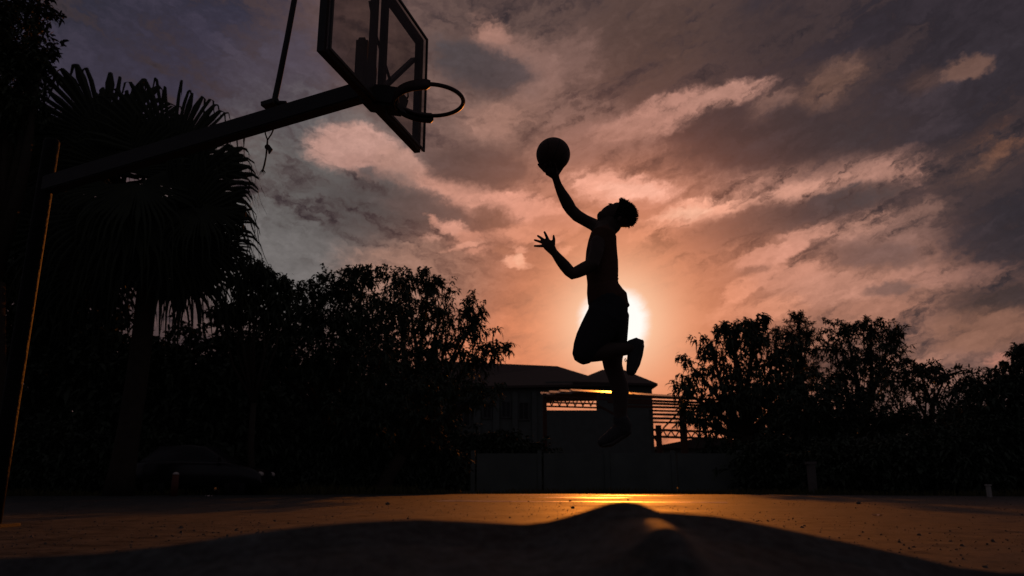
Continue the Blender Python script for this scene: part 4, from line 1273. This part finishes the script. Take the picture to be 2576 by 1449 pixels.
def fuse(name, bm, voxel, smooth_it, mat, parent):
    me = bpy.data.meshes.new(name + '_raw')
    bmesh.ops.recalc_face_normals(bm, faces=bm.faces)
    bm.to_mesh(me); bm.free()
    tmp = bpy.data.objects.new(name + '_raw', me); COL.objects.link(tmp)
    r = tmp.modifiers.new('r', 'REMESH'); r.mode = 'VOXEL'; r.voxel_size = voxel; r.adaptivity = 0
    s = tmp.modifiers.new('s', 'SMOOTH'); s.factor = 0.5; s.iterations = smooth_it
    dg = bpy.context.evaluated_depsgraph_get()
    me2 = bpy.data.meshes.new_from_object(tmp.evaluated_get(dg)); me2.name = name
    bpy.data.objects.remove(tmp); bpy.data.meshes.remove(me)
    return link(name, me2, mat, parent, True)

pbase = P(*c4(560, 1310), PDIST)
man = thing('person', 'player in vest and shorts leaping with one arm raised to the hoop', 'person', (P(1530, 1100, PDIST).x, PDIST, 0))

bm = bmesh.new()
DT = PDIST            # torso plane
DR, DL = PDIST + 0.17, PDIST - 0.17     # far shoulder (raised arm), near shoulder
# torso core under the clothes
limb(bm, L3([(935, 880, 150, DT, -0.12), (925, 930, 200, DT, -0.165), (915, 1000, 212, DT, -0.165), (910, 1100, 236, DT, -0.155), (912, 1200, 232, DT, -0.145), (915, 1300, 222, DT, -0.14), (920, 1400, 225, DT, -0.15)], DT))
# pelvis
limb(bm, L4([(560, 180, 250, DT, -0.15), (570, 270, 250, DT, -0.165), (575, 360, 230, DT, -0.165)], DT))
# neck, head
limb(bm, L3([(930, 900, 185, DT, -0.085), (958, 855, 172, DT, -0.066), (1000, 820, 165, DT, -0.062)], DT))
limb(bm, L3([(1015, 812, 130, DT, -0.065), (1040, 780, 205, DT, -0.078), (1075, 755, 225, DT, -0.080), (1110, 740, 190, DT, -0.072)], DT), 20)
# face mass: jaw, brow, nose, lips, chin
limb(bm, L3([(1010, 770, 190, DT, -0.066), (965, 765, 150, DT, -0.056), (925, 770, 110, DT, -0.045)], DT), 18)
limb(bm, L3([(1000, 720, 110, DT, -0.062), (960, 722, 84, DT, -0.055), (940, 735, 74, DT, -0.045)], DT))
limb(bm, L3([(925, 742, 40, DT, -0.013), (905, 748, 30, DT, -0.016), (888, 757, 24, DT, -0.017)], DT), 10)
limb(bm, L3([(915, 790, 44, DT, -0.028), (890, 793, 22, DT, -0.024)], DT), 10)
limb(bm, L3([(935, 830, 60, DT, -0.035), (905, 826, 34, DT, -0.028)], DT), 10)
for sg in (-1, 1):      # ears
    limb(bm, L3([(1062, 775, 26, DT + sg * 0.083, -0.012), (1050, 800, 22, DT + sg * 0.083, -0.012)], DT), 8)
# raised arm
limb(bm, L3([(900, 870, 120, DT + 0.10, 0.9), (835, 832, 98, DR, 1.0), (770, 800, 92, DR, 1.0), (705, 762, 96, DR - .01, 1.0), (655, 712, 94, DR - .03, 0.95), (628, 668, 100, DR - .05, 0.9), (600, 615, 92, DR - .07, 0.95), (570, 560, 76, DR - .09, 0.95), (545, 505, 62, DR - .11, 0.85), (530, 460, 57, DR - .13, 0.8), (520, 425, 64, DR - .145, 0.6)], DR))
# palm under the ball: cups the lower left of the ball
limb(bm, L3([(522, 435, 62, DR - .14, -0.026), (508, 408, 92, DR - .16, -0.032), (492, 384, 118, DR - .17, -0.030)], DR), 14)
# five fingers of the raised hand wrapping the underside of the ball
ballc3 = (505, 250)
for (a0, a1, dz, wd) in [(118, 146, 0.015, 22), (108, 128, 0.055, 22), (96, 108, 0.075, 22), (82, 80, 0.065, 20)]:
    seg_pts = []
    for k in range(4):
        a = R(a0 + (a1 - a0) * k / 3); rad = 158 if k == 0 else 149
        dpt = DR - .17 - dz * (0.5 + k * 0.5) + 0.02
        # stay on the ball: shrink the radius where the finger leaves the outline plane
        off = abs(dpt - BD_) / 0.0029 / 0.3016
        rr2 = math.sqrt(max(40.0 ** 2, rad ** 2 - min(off, rad - 20) ** 2))
        seg_pts.append((ballc3[0] + rr2 * math.cos(a), ballc3[1] + rr2 * math.sin(a), wd - k * 1.5, dpt))
    limb(bm, L3([(500, 400, 26, DR - .165)] + seg_pts, DR), 10)
limb(bm, L3([(535, 415, 34, DR - .15), (560, 385, 28, DR - .15), (585, 352, 22, DR - .15), (600, 338, 18, DR - .15)], DR), 10)
# lowered arm
limb(bm, L3([(880, 980, 120, DL + 0.03, 0.9), (865, 1070, 108, DL - .01, 0.95), (830, 1165, 112, DL - .03, 0.95), (770, 1200, 108, DL - .04, 0.95), (700, 1233, 96, DL - .05, 0.95), (664, 1246, 94, DL - .06, 0.9), (640, 1225, 92, DL - .07, 0.9), (600, 1178, 92, DL - .08, 0.95), (560, 1130, 80, DL - .10, 0.9), (525, 1085, 64, DL - .12, 0.75), (502, 1055, 60, DL - .13, 0.65)], DL))
# open hand
limb(bm, L3([(510, 1068, 62, DL - .125, -0.021), (488, 1038, 78, DL - .135, -0.019), (470, 1012, 94, DL - .14, -0.016), (456, 988, 84, DL - .145, -0.013)], DL), 14)
for pts in [[(440, 1012, 26), (412, 1014, 22), (380, 1014, 20), (348, 1013, 15)],
            [(445, 1000, 26), (415, 985, 23), (382, 974, 20), (350, 964, 16)],
            [(452, 985, 27), (428, 965, 24), (402, 946, 21), (377, 929, 17)],
            [(470, 980, 28), (456, 950, 24), (444, 922, 21), (432, 897, 17)],
            [(495, 1030, 34), (508, 995, 28), (511, 960, 24), (508, 925, 14)]]:
    k0 = len(pts)
    limb(bm, L3([(x, y, w, DL - .14 - 0.004 * i, 0.85) for i, (x, y, w) in enumerate(pts)], DL), 10)
# standing leg (far side hip)
DS = DT + 0.09
limb(bm, L4([(590, 330, 225, DS, 0.75), (605, 450, 205, DS, 0.8), (605, 560, 175, DS, 0.9), (600, 650, 146, DS, 0.95), (606, 700, 134, DS, 0.95), (628, 765, 122, DS, 0.95), (652, 840, 128, DS, 0.95), (661, 900, 122, DS, 0.95), (663, 980, 104, DS, 0.95), (661, 1060, 90, DS, 0.95), (660, 1110, 86, DS, 1.0)], DS))
limb(bm, L4([(672, 1120, 96, DS, 0.8), (640, 1180, 92, DS, 0.8), (580, 1235, 70, DS, 0.9), (530, 1268, 54, DS, 1.0)], DS))
# lifted leg (near side)
DN = DT - 0.10
limb(bm, L4([(560, 340, 220, DN, 0.78), (500, 430, 225, DN, 0.78), (440, 520, 200, DN, 0.82), (395, 590, 165, DN, 0.9), (382, 612, 140, DN, 0.95)], DN))
limb(bm, L4([(380, 600, 136, DN, 0.95), (450, 605, 122, DN, 0.95), (540, 592, 128, DN, 0.95), (620, 578, 106, DN, 0.95), (700, 573, 88, DN, 0.95), (745, 565, 84, DN, 0.95)], DN))
limb(bm, L4([(765, 545, 80, DN, 0.8), (765, 620, 84, DN, 0.85), (755, 700, 68, DN, 0.9)], DN))
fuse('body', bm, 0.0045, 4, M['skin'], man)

# eyes
for sg in (-1, 1):
    x, y = c3(935, 728)
    bm = bmesh.new(); bmesh.ops.create_uvsphere(bm, u_segments=10, v_segments=8, radius=0.012, matrix=Matrix.Translation(P(x, y, DT + sg * 0.031)))
    bm_obj('eye', bm, M['sole'], man, True)

# vest: hangs off the shoulders, tail flying out behind
bm = bmesh.new()
limb(bm, L3([(935, 892, 118, DT, -0.13), (925, 925, 205, DT, -0.178), (915, 985, 226, DT, -0.178), (909, 1060, 246, DT, -0.172), (909, 1140, 260, DT, -0.165), (912, 1220, 258, DT, -0.16), (916, 1300, 246, DT, -0.157), (920, 1355, 246, DT, -0.16)], DT), 24)
limb(bm, L4([(530, 120, 236, DT, -0.165), (550, 180, 270, DT, -0.17), (575, 225, 290, DT, -0.172)], DT), 24)
limb(bm, L4([(600, 120, 90, DT, -0.12), (645, 175, 80, DT, -0.12), (690, 225, 60, DT, -0.10), (716, 245, 28, DT, -0.07)], DT), 16)
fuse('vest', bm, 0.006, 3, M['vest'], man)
# ribbed hem folds along the back of the vest
bm = bmesh.new()
for (x, y, w) in [(1038, 1262, 16), (1040, 1290, 18), (1038, 1318, 18), (1036, 1240, 12)]:
    limb(bm, L3([(x - 26, y + 4, w), (x, y, w), (x + 4, y - 2, w * 0.6)], DT - 0.02, 2.0), 8)
bm_obj('vest_fold', bm, M['vest'], man, True)

# shorts
bm = bmesh.new()
limb(bm, L4([(565, 205, 262, DT, -0.175), (570, 262, 282, DT, -0.182), (575, 340, 270, DT, -0.185), (590, 400, 240, DT, -0.17)], DT), 24)
limb(bm, L4([(545, 320, 250, DN, 0.8), (495, 420, 250, DN, 0.8), (440, 510, 226, DN, 0.85), (405, 575, 196, DN, 0.92), (392, 598, 176, DN, 0.95)], DN), 20)
limb(bm, L4([(610, 320, 222, DS, 0.85), (612, 420, 205, DS, 0.9), (610, 500, 196, DS, 0.95), (606, 560, 188, DS, 1.0)], DS), 20)
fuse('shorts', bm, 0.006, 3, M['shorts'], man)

# shoes
def shoe(parts, soles, D):
    bm = bmesh.new()
    for p in parts: limb(bm, L4(p, D, 0.85), 16)
    o = fuse('shoe', bm, 0.005, 3, M['shoe'], man)
    bm = bmesh.new()
    limb(bm, L4(soles, D, 1.0), 14)
    s = fuse('sole', bm, 0.005, 2, M['sole'], None)
    s.parent = o; s.location = (0, 0, 0)
    return o
shoe([[(665, 1100, 112, DS, 0.85), (678, 1140, 130, DS, 0.75), (672, 1178, 134, DS, 0.72)],
      [(690, 1160, 116, DS, 0.75), (630, 1202, 108, DS, 0.78), (575, 1240, 92, DS, 0.95), (530, 1266, 74, DS, 1.15)]],
     [(725, 1190, 40, DS, -0.036), (655, 1240, 36, DS, -0.036), (590, 1283, 34, DS, -0.045), (530, 1293, 26, DS, -0.042)], DS)
shoe([[(735, 545, 76, DN, 0.9), (768, 535, 100, DN, 0.75), (785, 560, 106, DN, 0.7)],
      [(785, 540, 106, DN, 0.75), (772, 610, 108, DN, 0.75), (758, 680, 96, DN, 0.9), (742, 735, 72, DN, 1.1)]],
     [(820, 520, 34, DN, -0.036), (806, 600, 30, DN, -0.034), (788, 680, 30, DN, -0.045), (765, 745, 26, DN, -0.042)], DN)
# loose lace on the lifted shoe
tube_obj('lace', [P(*c4(700, 640), DN), P(*c4(694, 652), DN), P(*c4(699, 668), DN), P(*c4(708, 664), DN), P(*c4(704, 648), DN)], 0.003, M['sole'], man, 5)

# hair: a cap of short spiky locks
def hair():
    vs, fs = [], []
    rr = random.Random(5)
    s = 0.3016 * mpp(*c3(1070, 750), DT)
    hc = P(*c3(1072, 757), DT)
    X = Vector((1, 0, 0)); Zv = Vector((0, 0, 1)); Yv = Vector((0, 1, 0))
    n = 0
    while n < 1500:
        th = rr.uniform(0, math.tau); ph = rr.uniform(-1, 1)
        d = Vector((math.cos(th) * math.sqrt(1 - ph * ph), ph, math.sin(th) * math.sqrt(1 - ph * ph)))
        # skip the face and the neck: face looks to upper left (-x, slightly up)
        f = d.dot(Vector((-0.93, 0, 0.36)))
        if f > 0.42: continue
        if d.z < -0.72 or (d.z < -0.45 and d.x < 0.35): continue
        rx, ry, rz = 120 * s, 0.086, 116 * s
        root = hc + Vector((d.x * rx, d.y * ry, d.z * rz)) * 0.95
        top = max(0.0, d.dot(Vector((-0.35, 0, 0.93)))); backw = max(0, d.x)
        ln = (0.018 + 0.024 * max(0, top - 0.5) / 0.5 + 0.010 * backw) * rr.uniform(0.6, 1.3)
        dv = (d + Vector((rr.uniform(-.4, .4), rr.uniform(-.4, .4), rr.uniform(-.25, .5)))).normalized()
        sd = dv.cross(Vector((rr.uniform(-1, 1), rr.uniform(-1, 1), rr.uniform(-1, 1)))).normalized()
        sd2 = dv.cross(sd)
        w = 0.0055
        k = len(vs)
        bend = Vector((rr.uniform(-.5, .5), rr.uniform(-.5, .5), -0.2)) * ln * 0.4
        base = root - dv * 0.012
        vs += [base + sd * w, base - sd * w * .5 + sd2 * w * .87, base - sd * w * .5 - sd2 * w * .87,
               root + dv * ln * .55 + sd * w * .6, root + dv * ln * .55 - sd * w * .3 + sd2 * w * .5, root + dv * ln * .55 - sd * w * .3 - sd2 * w * .5,
               root + dv * ln + bend]
        for e in range(3):
            a, b = k + e, k + (e + 1) % 3
            fs += [(a, b, b + 3, a + 3), (a + 3, b + 3, k + 6)]
        n += 1
    # forelock strands over the brow
    for q in range(7):
        a = P(*c3(985 + q * 4, 668), DT + (q - 3) * 0.012); b = P(*c3(968 + q * 3, 658 + (q % 3) * 5), DT + (q - 3) * 0.013); c = P(*c3(957 + q * 3, 672 + (q % 2) * 6), DT + (q - 3) * 0.014)
        k = len(vs); w = Vector((0, 0, 0.0035)); yv = Vector((0, 0.004, 0))
        vs += [a + w, a - w, b + w * .7, b - w * .7, c, a + yv, b + yv]
        fs += [(k, k + 1, k + 3, k + 2), (k + 2, k + 3, k + 4), (k, k + 2, k + 6, k + 5), (k + 1, k + 5, k + 6, k + 3), (k + 2, k + 4, k + 6), (k + 3, k + 6, k + 4)]
    o = link('hair', mesh_from('hair', vs, fs), M['hair'], man)
    return o
hair()
